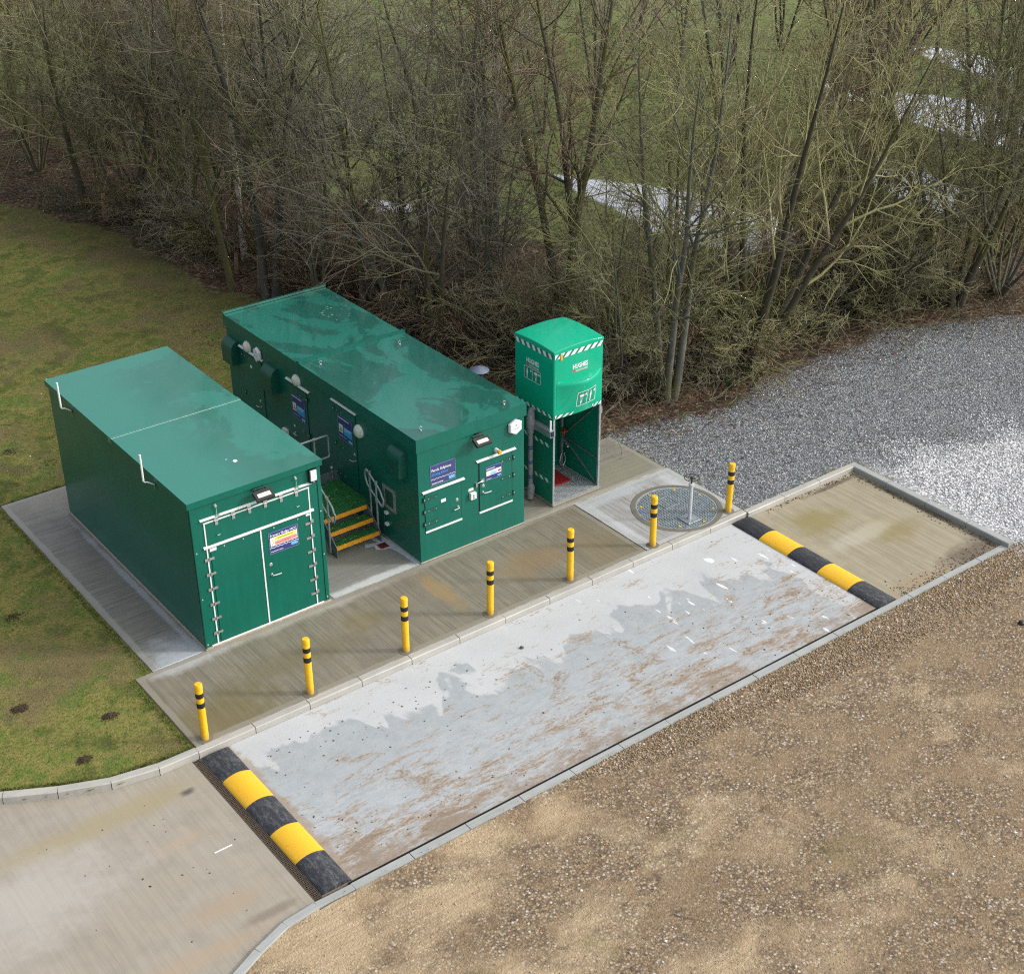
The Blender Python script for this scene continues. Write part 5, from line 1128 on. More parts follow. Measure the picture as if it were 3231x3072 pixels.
k_ = (sd_poly(WH[:, 0], WH[:, 1], ACCESS) < 0) & ~((WH[:, 0] > -1.3) & (WH[:, 0] < 7) & (WH[:, 1] > -3) & (WH[:, 1] < 6.6) & (WH[:, 0] > -1.3)); WH = WH[k_]; WH[:, 2] += .006
scatter_mesh('white_stones', M_st_w, WH, OCT, .022, .055, None, flat=.7, seed=6)
# clods of mud on the bay, roads and slab
M_clod = tint_mat('mud_clods', [(0, (.055, .038, .028)), (.5, (.13, .09, .06)), (1, (.25, .18, .12))])
r = np.random.default_rng(12); n = 150
yb_ = -5.55+np.abs(r.normal(0, 1.1, n)); cl = np.column_stack([r.uniform(-.7, 9.2, n), np.clip(yb_, -5.55, -2.4), np.full(n, -.097)])
cl2 = np.column_stack([12.6-np.abs(r.normal(0, .09, 320)), r.uniform(-5.65, -2.3, 320), np.full(320, -.09)]); cl3 = np.column_stack([r.uniform(10.0, 12.6, 300), -5.66+np.abs(r.normal(0, .16, 300)), np.full(300, -.09)])
cl4 = np.column_stack([r.uniform(10.2, 12.6, 150), -2.26-np.abs(r.normal(0, .05, 150)), np.full(150, -.09)]); cl5 = np.column_stack([r.uniform(-4, -1.5, 26), r.uniform(-5.5, -2.6, 26), np.full(26, -.097)])
cl6 = np.column_stack([r.uniform(-.6, 3.4, 70), -2.6-np.abs(r.normal(0, .5, 70)), np.full(70, -.097)]); k5 = sd_poly(cl5[:, 0], cl5[:, 1], ACCESS) > .15
scatter_mesh('mud_clods', M_clod, np.concatenate([cl, cl2, cl3, cl4, cl5[k5], cl6]), OCT, .010, .042, None, flat=.4, seed=8)
# moss and old leaves swept against the kerbs
M_leaf = tint_mat('dead_leaves', [(0, (.030, .016, .010)), (.35, (.085, .040, .025)), (.65, (.15, .075, .045)), (.88, (.24, .14, .08)), (1, (.40, .31, .2))])
LEAF = (np.array([[.5, 0, .05], [.1, .26, .0], [-.5, .02, .08], [-.05, -.26, .02]], float), np.array([[0, 1, 2, 3]]))
pl = rnd_in(LITTER, 150000, 61, (4, 30, -1, 30), lambda x, y: np.clip(.25+.9*(lump(x, y, 2.2, 71)+.35), .05, 1)); r = np.random.default_rng(5)
pl = np.concatenate([pl, rnd_in(GREY, 26000, 65, (9.5, 24, -6, 2.2), lambda x, y: np.exp(-np.abs(np.minimum(0, sd_poly(x, y, LITTER)))/.55)*.9+.015), rnd_in(FIELD, 5000, 62, (4, 24, 0, 26)), sprinkle(2600, (5.5, 9.7, 1.65, 12), seed=63)]); pl = pl[~((pl[:, 0] < 9.8) & (pl[:, 1] < 1.62))]; pl = pl[~((pl[:, 0] < 6.42) & (pl[:, 1] < 6.5))]
pl[:, 2] += r.uniform(.004, .035, len(pl))
scatter_mesh('dead_leaves', M_leaf, pl, LEAF, .035, .085, None, flat=1.4, seed=7)
# grass blades: lawn and meadow
M_bl = tint_mat('grass_blades', [(0, (.07, .11, .018)), (.4, (.13, .18, .03)), (.7, (.21, .20, .055)), (.92, (.13, .18, .03)), (1, (.42, .36, .18))])
TUFT = []; r = np.random.default_rng(44)
for k in range(7):
    a = r.uniform(0, 2*pi); d = r.uniform(.2, .9); b_ = r.uniform(-.3, .3, 2); w_ = .07
    TUFT += [[b_[0]-w_*sin(a), b_[1]+w_*cos(a), 0], [b_[0]+w_*sin(a), b_[1]-w_*cos(a), 0], [b_[0]+d*cos(a), b_[1]+d*sin(a), r.uniform(.5, 1.1)]]
TUFT = (np.array(TUFT), np.arange(21).reshape(7, 3))
LAWN = [(-9, 26), (-9, 1), (-4.8, -.8), (-2.53, -1.9), (-1.3, -2.0), (-1.25, -.0), (-.95, 0), (-.95, 6.42), (6.4, 6.42), (6.4, 6.2), (9.2, 5), (9.1, 7.2), (8.6, 10.6), (7.2, 13.6), (6.9, 19.2), (5.6, 22.6), (4.6, 26)]
pg = rnd_in(LAWN, 70000, 81, (-6, 9.2, -2, 24), lambda x, y: np.clip(.45+1.2*lump(x, y, 2.4, 91), .06, 1)*np.clip(1.15-y/30, .3, 1))
scatter_mesh('short_grass', M_bl, pg, TUFT, .012, .034, None, flat=1.0, seed=10)
ep = []      # ragged longer grass along the edges of the slabs
for (xa_, ya_), (xb_, yb2), n_ in (((-.96, 0), (-.96, 6.4), 900), ((-1.26, -2.05), (-1.26, -.02), 420), ((-.96, 6.43), (6.4, 6.47), 600), ((-4.75, -.72), (-2.5, -1.90), 380), ((-2.5, -1.90), (-1.3, -2.04), 200)):
    q = r.uniform(0, 1, n_); ep.append(np.column_stack([xa_+(xb_-xa_)*q-np.abs(r.normal(0, .035, n_))*(1 if xa_ == xb_ else 0), ya_+(yb2-ya_)*q+np.abs(r.normal(0, .03, n_))*(0 if xa_ == xb_ else 1), np.full(n_, -.03)]))
scatter_mesh('edge_grass', M_bl, np.concatenate(ep), TUFT, .025, .065, None, flat=1.0, seed=12)
pf = rnd_in(FIELD, 52000, 82, (10, 34, 4, 40), lambda x, y: (sd_poly(x, y, LITTER) < -.3)*(np.max([sd_poly(x, y, p) for p in TR], axis=0) < -.1)*np.clip(.5+lump(x, y, 2, 17), .05, 1))
M_bl2 = tint_mat('meadow_grass', [(0, (.08, .11, .028)), (.5, (.18, .225, .065)), (.85, (.26, .29, .10)), (1, (.30, .28, .12))])
scatter_mesh('meadow_grass', M_bl2, pf, TUFT, .05, .12, None, flat=.9, seed=11)

# ------------------------------------------------------------------ trees
def bark(name, a, b, moss, mossamt, tip=None):
    t = NT(name); P = t.P(); oc = t.OC(); n1 = t.noise(t.sc(P, (1, 1, .35)), 6, 6, .7); n2 = t.noise(P, .9, 4); n3 = t.noise(t.sc(P, (1, 1, .25)), 28, 4, .7)
    rnd = t.n('ObjectInfo').outputs['Random']
    c = t.mix(t.ramp(n1, [(.32, 0), (.68, 1)]), a, b); c = t.mix(t.ramp(n3, [(.5, 0), (.7, .5)]), c, tuple(q*.45 for q in a))
    m_ = t.mth('ADD', n2, t.mth('MULTIPLY', t.mth('SUBTRACT', rnd, .5), .22))
    c = t.mix(t.ramp(m_, [(.42, 0), (.58, mossamt)]), c, moss)
    c = t.mix(1.0, c, t.ramp(rnd, [(0, .55), (.5, .85), (1, 1.12)]), 'MULTIPLY')
    t.bump(n3, .6, .02); return t.out(c, .88, spec=.25)
B_olive = bark('mossy_bark', (.085, .078, .058), (.16, .145, .11), (.13, .13, .035), .8)
B_grey = bark('grey_bark', (.10, .10, .09), (.21, .205, .185), (.13, .13, .045), .45)
T_olive = bark('olive_twigs', (.205, .19, .115), (.38, .355, .25), (.225, .225, .08), .65)
T_grey = bark('grey_twigs', (.24, .21, .17), (.44, .41, .36), (.26, .24, .12), .4)
T_red = bark('reddish_twigs', (.21, .125, .10), (.38, .27, .22), (.25, .22, .10), .4)
def birchmat():
    t = NT('birch_bark'); P = t.P(); n1 = t.noise(t.sc(P, (2, 2, 9)), 2.2, 5, .75); n2 = t.noise(P, 2.2, 5, .7)
    c = t.mix(t.ramp(n1, [(.50, 0), (.58, 1)]), (.62, .58, .50), (.06, .05, .045)); c = t.mix(t.ramp(n2, [(.5, 0), (.62, .8)]), c, (.16, .15, .07)); return t.out(c, .7)
B_birch = birchmat()
def nrm(v): return v/np.maximum(np.linalg.norm(v, axis=-1, keepdims=True), 1e-9)
def grow(r, starts, dirs, lens, rad0, rad1, npt, wob, up, droop=0.0):
    """vectorised polylines (N,npt,3), radii (N,npt)"""
    N = len(starts); P = np.zeros((N, npt, 3)); P[:, 0] = starts; d = nrm(dirs); st = (lens/(npt-1))[:, None]
    for i in range(1, npt):
        d = nrm(d+r.normal(0, wob, (N, 3))+np.array([0, 0, up])*st*1.0-np.array([0, 0, droop])*(i/npt)*st); P[:, i] = P[:, i-1]+d*st
    t_ = np.linspace(0, 1, npt)[None]; R_ = rad0[:, None]*(1-t_)+rad1[:, None]*t_
    return P, R_
def children(r, P, R_, k, t0, t1, ang, angs):
    N, n, _ = P.shape; tt = t0+(t1-t0)*(np.arange(k)[None]+r.uniform(0, 1, (N, k)))/k; f = tt*(n-1); i = np.minimum(f.astype(int), n-2); w = (f-i)[..., None]
    ii = np.arange(N)[:, None]; S = P[ii, i]*(1-w)+P[ii, i+1]*w; T = nrm(P[ii, i+1]-P[ii, i]); rr_ = R_[ii, i]*(1-w[..., 0])+R_[ii, i+1]*w[..., 0]
    a = r.normal(0, 1, T.shape); pr = nrm(a-T*np.sum(a*T, -1, keepdims=True)); th = np.radians(r.normal(ang, angs, tt.shape))[..., None]
    return S.reshape(-1, 3), (T*np.cos(th)+pr*np.sin(th)).reshape(-1, 3), tt.reshape(-1), rr_.reshape(-1)
def tubes(P, R_, sides):
    N, n, _ = P.shape; T = np.empty_like(P); T[:, 1:-1] = P[:, 2:]-P[:, :-2]; T[:, 0] = P[:, 1]-P[:, 0]; T[:, -1] = P[:, -1]-P[:, -2]; T = nrm(T)
    ref = np.where(np.abs(T[:, :1, 2:3]) < .8, np.array([0, 0, 1.]), np.array([1., 0, 0])); ref = np.broadcast_to(ref, T.shape)
    U = nrm(np.cross(T, ref)); W_ = np.cross(T, U); a = 2*pi*np.arange(sides)/sides
    V = P[:, :, None]+(U[:, :, None]*np.cos(a)[None, None, :, None]+W_[:, :, None]*np.sin(a)[None, None, :, None])*R_[:, :, None, None]
    base = (np.arange(N)*n*sides)[:, None, None]; i = np.arange(n-1)[None, :, None]*sides; k = np.arange(sides)[None, None]; k2 = (k+1) % sides
    F = np.stack([base+i+k, base+i+k2, base+i+sides+k2, base+i+sides+k], -1).reshape(-1, 4)
    return V.reshape(-1, 3), F
def join(parts):
    V = []; F = []; b = 0
    for v, f in parts: V.append(v); F.append(f+b); b += len(v)
    return np.concatenate(V), np.concatenate(F)
def tree_kind(seed, kind):
    r = np.random.default_rng(seed); A = np.array
    # stems, height, lean, radius, limbs, branches, twigs, limb length, droop, limb angle, lowest limb
    T = {'coppice': (r.integers(4, 7), 7.0, .30, .056, 9, 6, 5, 2.5, .02, 36, .22), 'tall': (1, 9.8, .05, .095, 22, 7, 5, 3.4, .0, 48, .24),
         'spread': (2, 8.2, .22, .095, 12, 8, 5, 4.0, .14, 52, .22), 'birch': (1, 10.0, .03, .085, 20, 6, 5, 1.9, .25, 45, .28),
         'bush': (13, 2.4, .80, .018, 5, 5, 4, 1.3, .30, 45, .08), 'dense': (8, 6.2, .50, .050, 8, 6, 5, 2.3, .06, 38, .20),
         'twin': (3, 9.2, .15, .100, 14, 8, 5, 3.2, .0, 42, .24), 'vase': (6, 7.6, .42, .100, 10, 7, 5, 2.8, .02, 32, .26)}[kind]
    ns, H, lean, rad, k1, k2, k3, L1, droop, ang, lo = T
    az = 2*pi*np.arange(ns)/ns+r.uniform(0, 1, ns)*1.2; ln = lean*r.uniform(.4, 1.3, ns)
    d0 = np.stack([np.cos(az)*ln, np.sin(az)*ln, np.ones(ns)], 1); s0 = np.stack([np.cos(az)*rad*1.2, np.sin(az)*rad*1.2, np.full(ns, -.1)], 1)*(1 if ns > 1 else 0)+A([0, 0, -.1])*(ns == 1)
    L0 = H*r.uniform(.75, 1.05, ns); P0, R0 = grow(r, s0, d0, L0, rad*r.uniform(.75, 1.15, ns), np.full(ns, .012), 14, .042 if ns > 1 else .028, .02)
    R0[:, 0] *= 1.4; R0[:, 1] *= 1.1
    S, D, t_, rp = children(r, P0, R0, k1, lo, .98, ang, 12)
    L = L1*(1.12-.72*t_)*r.uniform(.45, 1.3, len(t_)); P1, R1 = grow(r, S, D, L, np.minimum(rp*.55, .036), np.full(len(S), .006), 8, .10, .16, droop)
    S, D, t_, rp = children(r, P1, R1, k2, .15, .98, 38, 13)
    L = np.repeat(np.linalg.norm(P1[:, -1]-P1[:, 0], axis=1), k2)*.52*(1.15-.6*t_)*r.uniform(.4, 1.5, len(t_)); P2, R2 = grow(r, S, D, L, np.minimum(rp*.68, .015), np.full(len(S), .0062), 6, .12, .14, droop)
    S, D, t_, rp = children(r, P2, R2, k3, .15, .98, 36, 13)
    L = np.repeat(np.linalg.norm(P2[:, -1]-P2[:, 0], axis=1), k3)*.55*r.uniform(.4, 1.5, len(t_)); P3, R3 = grow(r, S, D, L, np.minimum(rp*.8, .0080), np.full(len(S), .0048), 4, .13, .10, droop)
    S, D, t_, rp = children(r, P3[::3], R3[::3], 2, .3, .95, 36, 14)
    L = np.repeat(np.linalg.norm(P3[::3, -1]-P3[::3, 0], axis=1), 2)*.6*r.uniform(.5, 1.5, len(t_)); P4, R4 = grow(r, S, D, L, np.full(len(S), .0054), np.full(len(S), .0040), 3, .12, .05, 0)
    trunk = join([tubes(P0, R0, 9), tubes(P1, R1, 5)] if kind in ('tall', 'twin') else [tubes(P0, R0, 8)])
    cr = ([] if kind in ('tall', 'twin') else [tubes(P1, R1, 5)])+[tubes(P2, R2, 4), tubes(P3, R3, 3), tubes(P4, R4, 3)]
    return trunk, join(cr)
KINDS = {}
def make_kind(key, kind, seed, bmat, tmat):
    (tv, tf), (cv, cf) = tree_kind(seed, kind)
    KINDS[key] = (tv, tf, cv, cf, bmat, tmat, kind)
make_kind('tall_a', 'tall', 101, B_olive, T_olive); make_kind('tall_b', 'tall', 102, B_grey, T_grey); make_kind('tall_c', 'twin', 103, B_olive, T_red)
make_kind('twin_a', 'twin', 104, B_grey, T_olive); make_kind('cop_a', 'coppice', 105, B_olive, T_olive); make_kind('cop_b', 'coppice', 106, B_grey, T_grey)
make_kind('cop_c', 'coppice', 107, B_olive, T_red); make_kind('spr_a', 'spread', 108, B_grey, T_grey); make_kind('spr_b', 'spread', 109, B_olive, T_olive)
make_kind('birch', 'birch', 110, B_birch, T_red); make_kind('twin_b', 'twin', 131, B_grey, T_olive); make_kind('vase_a', 'vase', 121, B_olive, T_olive); make_kind('dense_a', 'dense', 111, B_olive, T_olive); make_kind('dense_b', 'dense', 112, B_grey, T_olive)
make_kind('bush_a', 'bush', 113, B_olive, T_olive); make_kind('bush_b', 'bush', 114, B_olive, T_red); make_kind('bush_c', 'bush', 115, B_grey, T_grey)
MESH = {}
def place_tree(key, x, y, s, rz, label, name='bare_tree', cat='tree', group=None, sz=1.0, lean=(0, 0)):
    tv, tf, cv, cf, bm_, tm_, kd = KINDS[key]
    z = float(ground_z(np.array([x]), np.array([y]))[0])
    o = empty(name, (x, y, z), label, cat, group); o.rotation_euler = (lean[0], lean[1], rz); o.scale = (s, s, s*sz)
    if key not in MESH:
        a = mesh_np('trunk', tv, tf, bm_, smooth=True).data; b = mesh_np('crown', cv, cf, tm_, smooth=False).data
        MESH[key] = (a, b)
        for ob in list(COL.objects)[-2:]: bpy.data.objects.remove(ob)
    for nm, me in zip(('trunk' if 'bush' not in key else 'stems', 'crown' if 'bush' not in key else 'twigs'), MESH[key]):
        c = bpy.data.objects.new(nm, me); COL.objects.link(c); c.parent = o
    return o
GE = 'bare trees along the near edge of the wood'; GW = 'bare trees inside the wood belt'; GF = 'bare trees standing in the far field'
near = [  # key, x, y, scale, rot, zscale, lean, label
 ('spr_b', 7.15, 21.2, 1.0, .3, 1.0, (0, -.12), 'leaning ivy darkened trunk at the far left end of the wood edge'),
 ('cop_a', 7.5, 18.9, .95, 1.2, 1.0, (0, 0), 'split pale stemmed tree just right of the leaning ivy darkened trunk'),
 ('cop_a', 7.9, 16.6, .9, 3.5, 1.05, (0, 0), 'fan of slim green stems at the lawn edge left of the birch'),
 ('tall_a', 7.5, 13.2, 1.0, 2.0, 1.0, (0, .02), 'straight moss green trunk on the lawn edge directly in front of the birch'),
 ('birch', 8.72, 14.8, 1.08, 0.4, 1.0, (.0, -.05), 'slender birch with white flecked bark'),
 ('twin_a', 7.98, 12.1, 1.05, 4.0, 1.0, (0, 0), 'dark grey tree behind the rear left corner of the long kiosk roof'),
 ('cop_b', 8.55, 10.8, .8, 5.1, 1.0, (0, 0), 'thin grey coppice touching the rear end of the long kiosk'),
 ('tall_a', 9.15, 9.8, .98, 3.6, 1.0, (0, .03), 'mossy trunk rising right behind the rear right corner of the long kiosk'),
 ('spr_a', 9.45, 8.6, .85, 2.2, 1.0, (0, 0), 'grey branching tree beside the long kiosk roof joint'),
 ('spr_b', 9.35, 7.05, .88, .4, 1.05, (0, 0), 'forked dark trunk with spreading boughs behind the middle of the long kiosk'),
 ('cop_b', 10.75, 7.0, .95, 5.6, 1.0, (0, 0), 'grey stemmed tree behind the round metal cowl'),
 ('tall_c', 12.35, 6.1, 1.12, 1.6, 1.0, (0, 0), 'tall thick trunk directly behind the green shower tank'),
 ('dense_b', 11.35, 3.2, .75, 2.4, 1.0, (0, 0), 'low dense thicket tree just right of the shower cabin'),
 ('twin_b', 11.85, 2.2, .88, 0.9, 1.0, (0, .0), 'multi stemmed tree rooted at the corner of the gravel, nearest to the shower'),
 ('spr_b', 12.9, 3.4, .9, 3.1, 1.0, (0, 0), 'spreading mossy tree second from the shower on the gravel side'),
 ('vase_a', 14.5, 2.45, 1.1, 0.2, 1.1, (0, .16), 'large mossy clump leaning right over the middle of the grey gravel edge'),
 ('cop_c', 14.9, 3.0, .85, 1.9, 1.0, (0, .2), 'reddish stemmed coppice leaning right behind the large mossy clump'),
 ('cop_a', 17.9, 4.9, 1.0, 4.2, 1.0, (0, .05), 'green coppice set back from the gravel, left of the cut logs'),
 ('vase_a', 20.75, 1.75, .9, 2.9, 1.0, (0, 0), 'vase shaped dark tree at the right end of the gravel edge'),
 ('tall_c', 21.5, 5.3, 1.1, .7, 1.0, (0, .02), 'tall dark trunk right of the cut logs'),
 ('dense_a', 23.2, 2.6, 1.0, 5.0, 1.0, (0, 0), 'dense olive tree cut by the right edge of the photo'),
 ('spr_b', 18.4, 3.2, .75, 1.1, 1.0, (0, 0), 'low olive tree over the leaf litter behind the upper gravel edge'),
]
for k_, x, y, s, rz, sz, ln, lab in near: place_tree(k_, x, y, s, rz, lab, group=GE, sz=sz, lean=ln, name='birch_tree' if k_ == 'birch' else 'bare_tree', cat='birch tree' if k_ == 'birch' else 'tree')
rb = random.Random(17)
belt = [('dense_b', 19.2, 2.9), ('dense_b', 22.0, 1.6), ('spr_a', 8.7, 18.2), ('spr_a', 10.4, 9.9), ('dense_b', 9.0, 21.3), ('tall_b', 10.2, 13.2), ('cop_c', 9.3, 17.0), ('tall_c', 9.0, 19.6), ('cop_b', 10.3, 21.0), ('spr_b', 8.4, 23.4), ('dense_a', 7.2, 24.9), ('cop_c', 6.2, 27.5), ('tall_a', 11.4, 16.0), 
        ('twin_a', 12.0, 9.0), ('cop_c', 19.7, 3.6), ('twin_a', 24.6, 4.6), ('cop_a', 26.0, 2.2),
        ('tall_c', 9.6, 25.5), ('tall_b', 11.8, 24.0), ('dense_b', 11.2, 28.0), ('cop_c', 10.7, 18.6), ('tall_c', 8.3, 29.5), ('spr_b', 13.5, 31), ('dense_a', 15.4, 27.5), ('cop_c', 13.6, 22.5), ('dense_b', 9.2, 33), ('tall_a', 12.0, 35), ('cop_a', 5.2, 30), ('cop_b', 10.6, 15.0)]
tone = {'tall_a': 'mossy tall', 'tall_b': 'pale grey tall', 'tall_c': 'dark trunked red twigged', 'twin_a': 'grey twin trunked', 'cop_a': 'olive multi stemmed', 'cop_b': 'grey multi stemmed', 'cop_c': 'red twigged multi stemmed', 'spr_a': 'grey spreading', 'spr_b': 'olive spreading', 'vase_a': 'mossy vase shaped', 'dense_a': 'dense olive', 'dense_b': 'dense grey green'}
ORD = 'leftmost second third fourth fifth sixth seventh eighth ninth tenth eleventh twelfth thirteenth fourteenth fifteenth sixteenth seventeenth eighteenth nineteenth twentieth twenty-first twenty-second twenty-third twenty-fourth'.split()
far = [('tall_c', 24.8, 8.8), ('tall_b', 15.2, 12.8), ('tall_b', 17.8, 16.4), ('cop_c', 21.8, 19.0), ('tall_b', 23.0, 14.2), ('cop_b', 26.5, 22.0), ('spr_a', 19.4, 22.5), ('cop_b', 30.5, 19.5), ('tall_a', 29.5, 11.8), ('twin_a', 31.0, 7.6), ('tall_c', 31.2, 15.0), ('tall_b', 37.0, 15.4), ('tall_a', 38.0, 19.0), ('twin_a', 24.5, 24.5), ('tall_b', 19.0, 31), ('dense_a', 17.5, 35), ('cop_c', 22.5, 35), ('spr_b', 28, 30), ('dense_b', 14.5, 38), ('tall_a', 34, 28), ('cop_a', 36.0, 22), ('dense_b', 29.3, 5.0), ('cop_a', 33.5, 9.8), ('tall_c', 42, 21), ('dense_a', 34.6, 4.4), ('cop_c', 28.8, 3.0), ('twin_a', 40, 14)]
def sx_of(x, y): v = Vector((x, y, 0))-cam.location; return v.dot(_rt2)/v.dot(_f)
def ordinals(items, what):
    """place in the photo, from the left, among the trees that look alike"""
    out = {}
    for k in sorted(set(q[0] for q in items)):
        row = sorted([q for q in items if q[0] == k], key=lambda q: sx_of(q[1], q[2]))
        for i, q in enumerate(row): out[q] = tone[k]+what+('' if len(row) == 1 else (', leftmost of its kind' if i == 0 else ', %s such from the left' % ORD[i]))
    return out
for q, lab in ordinals(belt, ' bare tree inside the wood').items(): place_tree(q[0], q[1]+rb.uniform(-.2, .2), q[2]+rb.uniform(-.2, .2), rb.uniform(.85, 1.1), rb.uniform(0, 6.28), lab, group=GW)
for q, lab in ordinals(far, ' bare tree in the far field').items(): place_tree(*q, rb.uniform(.9, 1.15), rb.uniform(0, 6.28), lab, group=GF)
# undergrowth bushes along the belt
bsh = []; tone.update({'bush_a': 'olive', 'bush_b': 'reddish', 'bush_c': 'grey'})
for i in range(110):
    if i < 80:
        q = rb.uniform(0, 1); seg = rb.randrange(2, 11); a, b = EDGE[seg], EDGE[seg+1]; x = a[0]+(b[0]-a[0])*q+rb.uniform(.3, 2.4); y = a[1]+(b[1]-a[1])*q+rb.uniform(.3, 2.4)
    else: x = rb.uniform(10, 22); y = rb.uniform(2.5, 20)
    if sd_poly(np.array([x]), np.array([y]), LITTER)[0] < .1 or (x < 10.2 and y < 2.2): continue
    kk = rb.choice(['bush_a', 'bush_b', 'bush_c', 'bush_a'])
    if sum(q[0] == kk for q in bsh) < 24: bsh.append((kk, x, y))
for q, lab in ordinals(bsh, ' leafless low bush in the undergrowth').items():
    place_tree(*q, rb.uniform(.55, 1.3), rb.uniform(0, 6.28), lab, name='bare_bush', cat='bush', group='leafless bushes in the undergrowth', sz=rb.uniform(.6, 1.0))
# brushwood lying on the wood floor
r = np.random.default_rng(99); pc = rnd_in(LITTER, 9000, 64, (4, 30, -1, 30)); n = len(pc)
pc[:, 2] += r.uniform(.01, .25, n); az = r.uniform(0, 2*pi, n); dd = np.stack([np.cos(az), np.sin(az), r.uniform(-.15, .5, n)], 1)
Pq, Rq = grow(r, pc, dd, r.uniform(.3, 1.6, n), r.uniform(.004, .012, n), np.full(n, .003), 6, .22, 0, .35)
S_, D_, t_, rp_ = children(r, Pq, Rq, 4, .1, .95, 45, 15); P2_, R2_ = grow(r, S_, D_, r.uniform(.12, .5, len(S_)), np.full(len(S_), .005), np.full(len(S_), .003), 4, .2, 0, .2)
v_, f_ = join([tubes(Pq, Rq, 4), tubes(P2_, R2_, 3)])
tag(mesh_np('brushwood', v_, f_, T_olive), kind='stuff')
pc = np.concatenate([rnd_in(LAWN, 120, 164, (-6, 9, 4, 22)), rnd_in(GREY, 90, 165, (10, 22, -2.5, 2)), rnd_in(BROWN, 14, 166, (2, 16, -11, -6))]); n = len(pc); pc[:, 2] += .012; az = r.uniform(0, 2*pi, n)
Pq, Rq = grow(r, pc, np.stack([np.cos(az), np.sin(az), np.zeros(n)], 1), r.uniform(.1, .55, n), r.uniform(.003, .007, n), np.full(n, .002), 5, .2, 0, 0); Pq[..., 2] = ground_z(Pq[..., 0], Pq[..., 1])+.012
v_, f_ = tubes(Pq, Rq, 4); tag(mesh_np('fallen_twigs', v_, f_, T_olive), kind='stuff')
# ivy and nettle patches: small dark leaves at the wood edge
M_ivy = tint_mat('ivy_leaves', [(0, (.010, .028, .008)), (.5, (.022, .060, .014)), (.85, (.045, .10, .02)), (1, (.10, .16, .05))], .45)
pi_ = []
for (x, y, rr2, n_) in ((7.3, 20.6, .9, 1100), (8.1, 19.3, .6, 500), (6.9, 21.9, 1.0, 900), (9.3, 13.6, .5, 350), (8.9, 11.2, .4, 250), (11.1, 5.2, .6, 450), (13.4, 1.9, .25, 180), (14.1, 2.1, .35, 300), (12.6, 8.0, .8, 500), (16.8, 2.6, .3, 200), (10.5, 9.6, .9, 600), (7.5, 17.4, .5, 300), (19.8, 2.2, .4, 250), (9.9, 5.0, .35, 250), (15.2, 4.2, .7, 500)):
    q = r.normal(0, rr2*.5, (n_, 2)); z_ = np.abs(r.normal(0, .10, n_)); pi_.append(np.column_stack([x+q[:, 0], y+q[:, 1], z_+.0]))
scatter_mesh('ivy_ground_cover', M_ivy, np.concatenate(pi_), LEAF, .03, .075, None, flat=2.5, seed=15)
# cut logs and stumps
def log(x, y, L, rad, az, lab, z=.05, tilt=0):
    o = empty('cut_log', (x, y, z), lab, 'log', 'cut logs lying in the leaf litter'); o.rotation_euler = (0, tilt, az)
    m = MB(); m.tube([(-L/2, 0, rad), (-L/6, .01, rad+.01), (L/2, 0, rad)], [rad, rad*.96, rad*.9], 10); b_ = link_mesh('log_body', m.v, m.f, B_olive, o)
    m = MB()
    for sx in (-1, 1): rr3 = rad*(.97 if sx < 0 else .87); m.add([(sx*(L/2+.001), rr3*cos(2*pi*k/10), rad+rr3*sin(2*pi*k/10)) for k in range(10)], [tuple(range(10)) if sx > 0 else tuple(range(10))[::-1]])
    link_mesh('cut_end', m.v, m.f, M_wood, o)
for a in ((23.6, 6.4, .8, .11, .3, 'thick short cut log in the leaf litter, largest of the four'), (23.1, 6.9, .5, .07, 1.2, 'small pale cut log left of the thick one'), (24.2, 5.6, .45, .05, 2.0, 'thin upright leaning cut branch piece'), (26.5, 4.7, .7, .08, .8, 'cut log near the right edge of the photo')): log(*a)
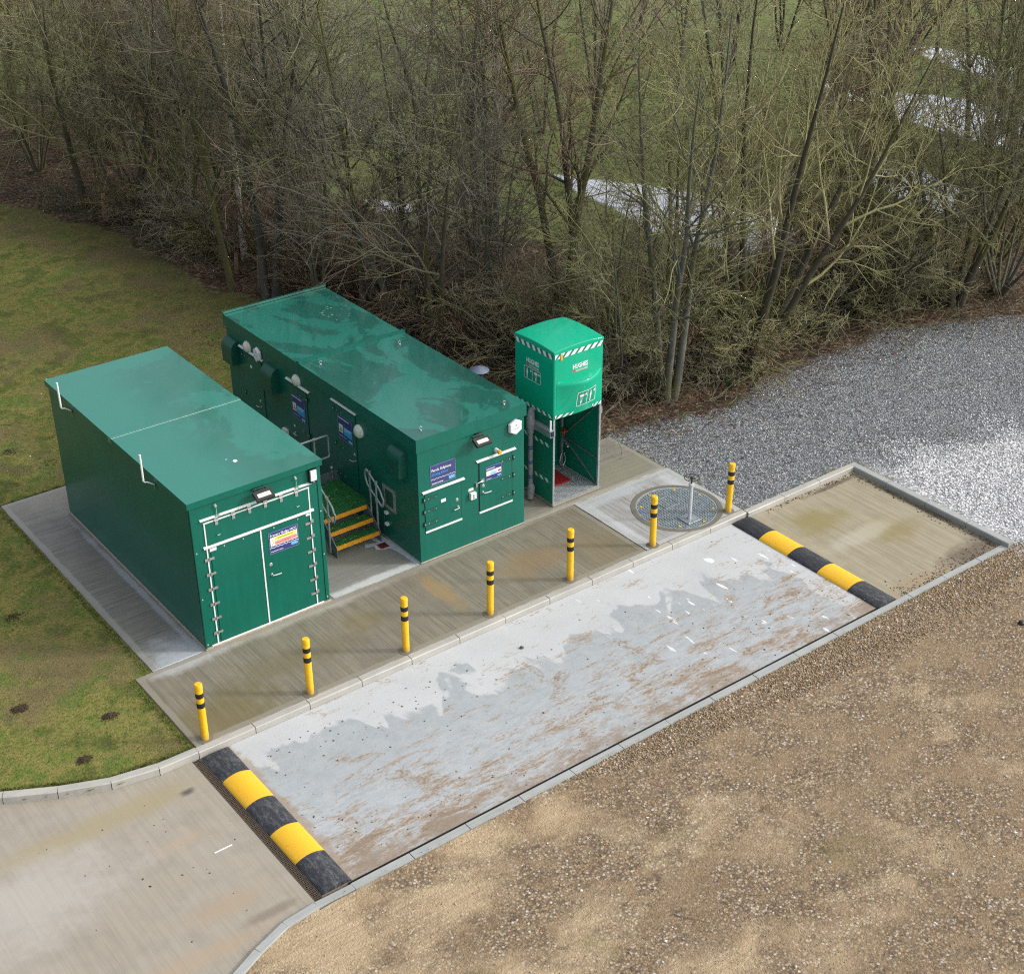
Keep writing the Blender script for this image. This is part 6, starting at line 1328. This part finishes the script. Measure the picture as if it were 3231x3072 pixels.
def stump(x, y, h, rad, lab):
    o = empty('tree_stump', (x, y, -.03), lab, 'stump', 'broken stumps at the wood edge'); m = MB()
    m.tube([(0, 0, 0), (.01, 0, h*.6), (.03, .01, h)], [rad*1.2, rad, rad*.8], 8); link_mesh('trunk', m.v, m.f, plain('pale_split_wood', (.26, .17, .10), .85, 0, .3, 12) if 'pale_split_wood' not in bpy.data.materials else bpy.data.materials['pale_split_wood'], o)
stump(7.15, 19.9, .75, .07, 'short broken pale stump beside the leaning ivy trunk'); stump(8.1, 14.1, .55, .05, 'thin orange brown stake stump near the birch base'); stump(8.1, 12.9, .8, .045, 'leaning split stake between the mossy trunk and the birch')
# small single items
def pebble(name, x, y, z, r_, mat, lab, cat):
    m = MB(); rr3 = random.Random(int(x*100)); m.tube([(0, 0, 0), (0, 0, r_*.5), (0, 0, r_)], [r_, r_*.95, r_*.45], 7); m.v = [Vector((v.x*rr3.uniform(.8, 1.2), v.y*rr3.uniform(.8, 1.2), v.z)) for v in m.v]
    o = link_mesh(name, m.v, m.f, mat); o.location = (x, y, z); tag(o, lab, cat)
pebble('rubber_plug', 10.9, -7.35, -.09, .06, M_black, 'small round black rubber plug lying on the brown gravel', 'plug')
pebble('mud_lump', 4.06, -2.9, -.10, .035, plain('brown_mud', (.10, .065, .045), .85), 'dark lump of mud on the pale part of the wash bay', 'mud')
o = MB().box(-1.98, -1.72, -4.072, -4.055, -.0995, -.094).build('white_stick', M_txt); tag(o, 'thin white strip lying on the access road left of the ramp', 'strip')
def dirt_heap(x, y, r_, lab, seed):
    rr3 = np.random.default_rng(seed); n_ = 420; q = rr3.normal(0, r_*.5, (n_, 2))*np.array([[1.3, .8]]); P_ = np.column_stack([x+q[:, 0], y+q[:, 1], ground_z(x+q[:, 0], y+q[:, 1])+np.clip(.03-.2*np.hypot(q[:, 0], q[:, 1]), -.002, .03)])
    return P_
M_soil = tint_mat('dug_soil', [(0, (.020, .013, .009)), (.6, (.055, .036, .024)), (1, (.11, .08, .055))])
dh = np.concatenate([dirt_heap(-2.06, 2.79, .30, '', 1), dirt_heap(.48, 7.5, .5, '', 2), dirt_heap(-.0, 8.4, .3, '', 3), dirt_heap(-1.9, -.6, .09, '', 4), dirt_heap(-2.6, -1.3, .08, '', 5), dirt_heap(-2.9, .4, .12, '', 6)])
scatter_mesh('dug_soil', M_soil, dh, OCT, .006, .028, None, flat=.7, seed=21)
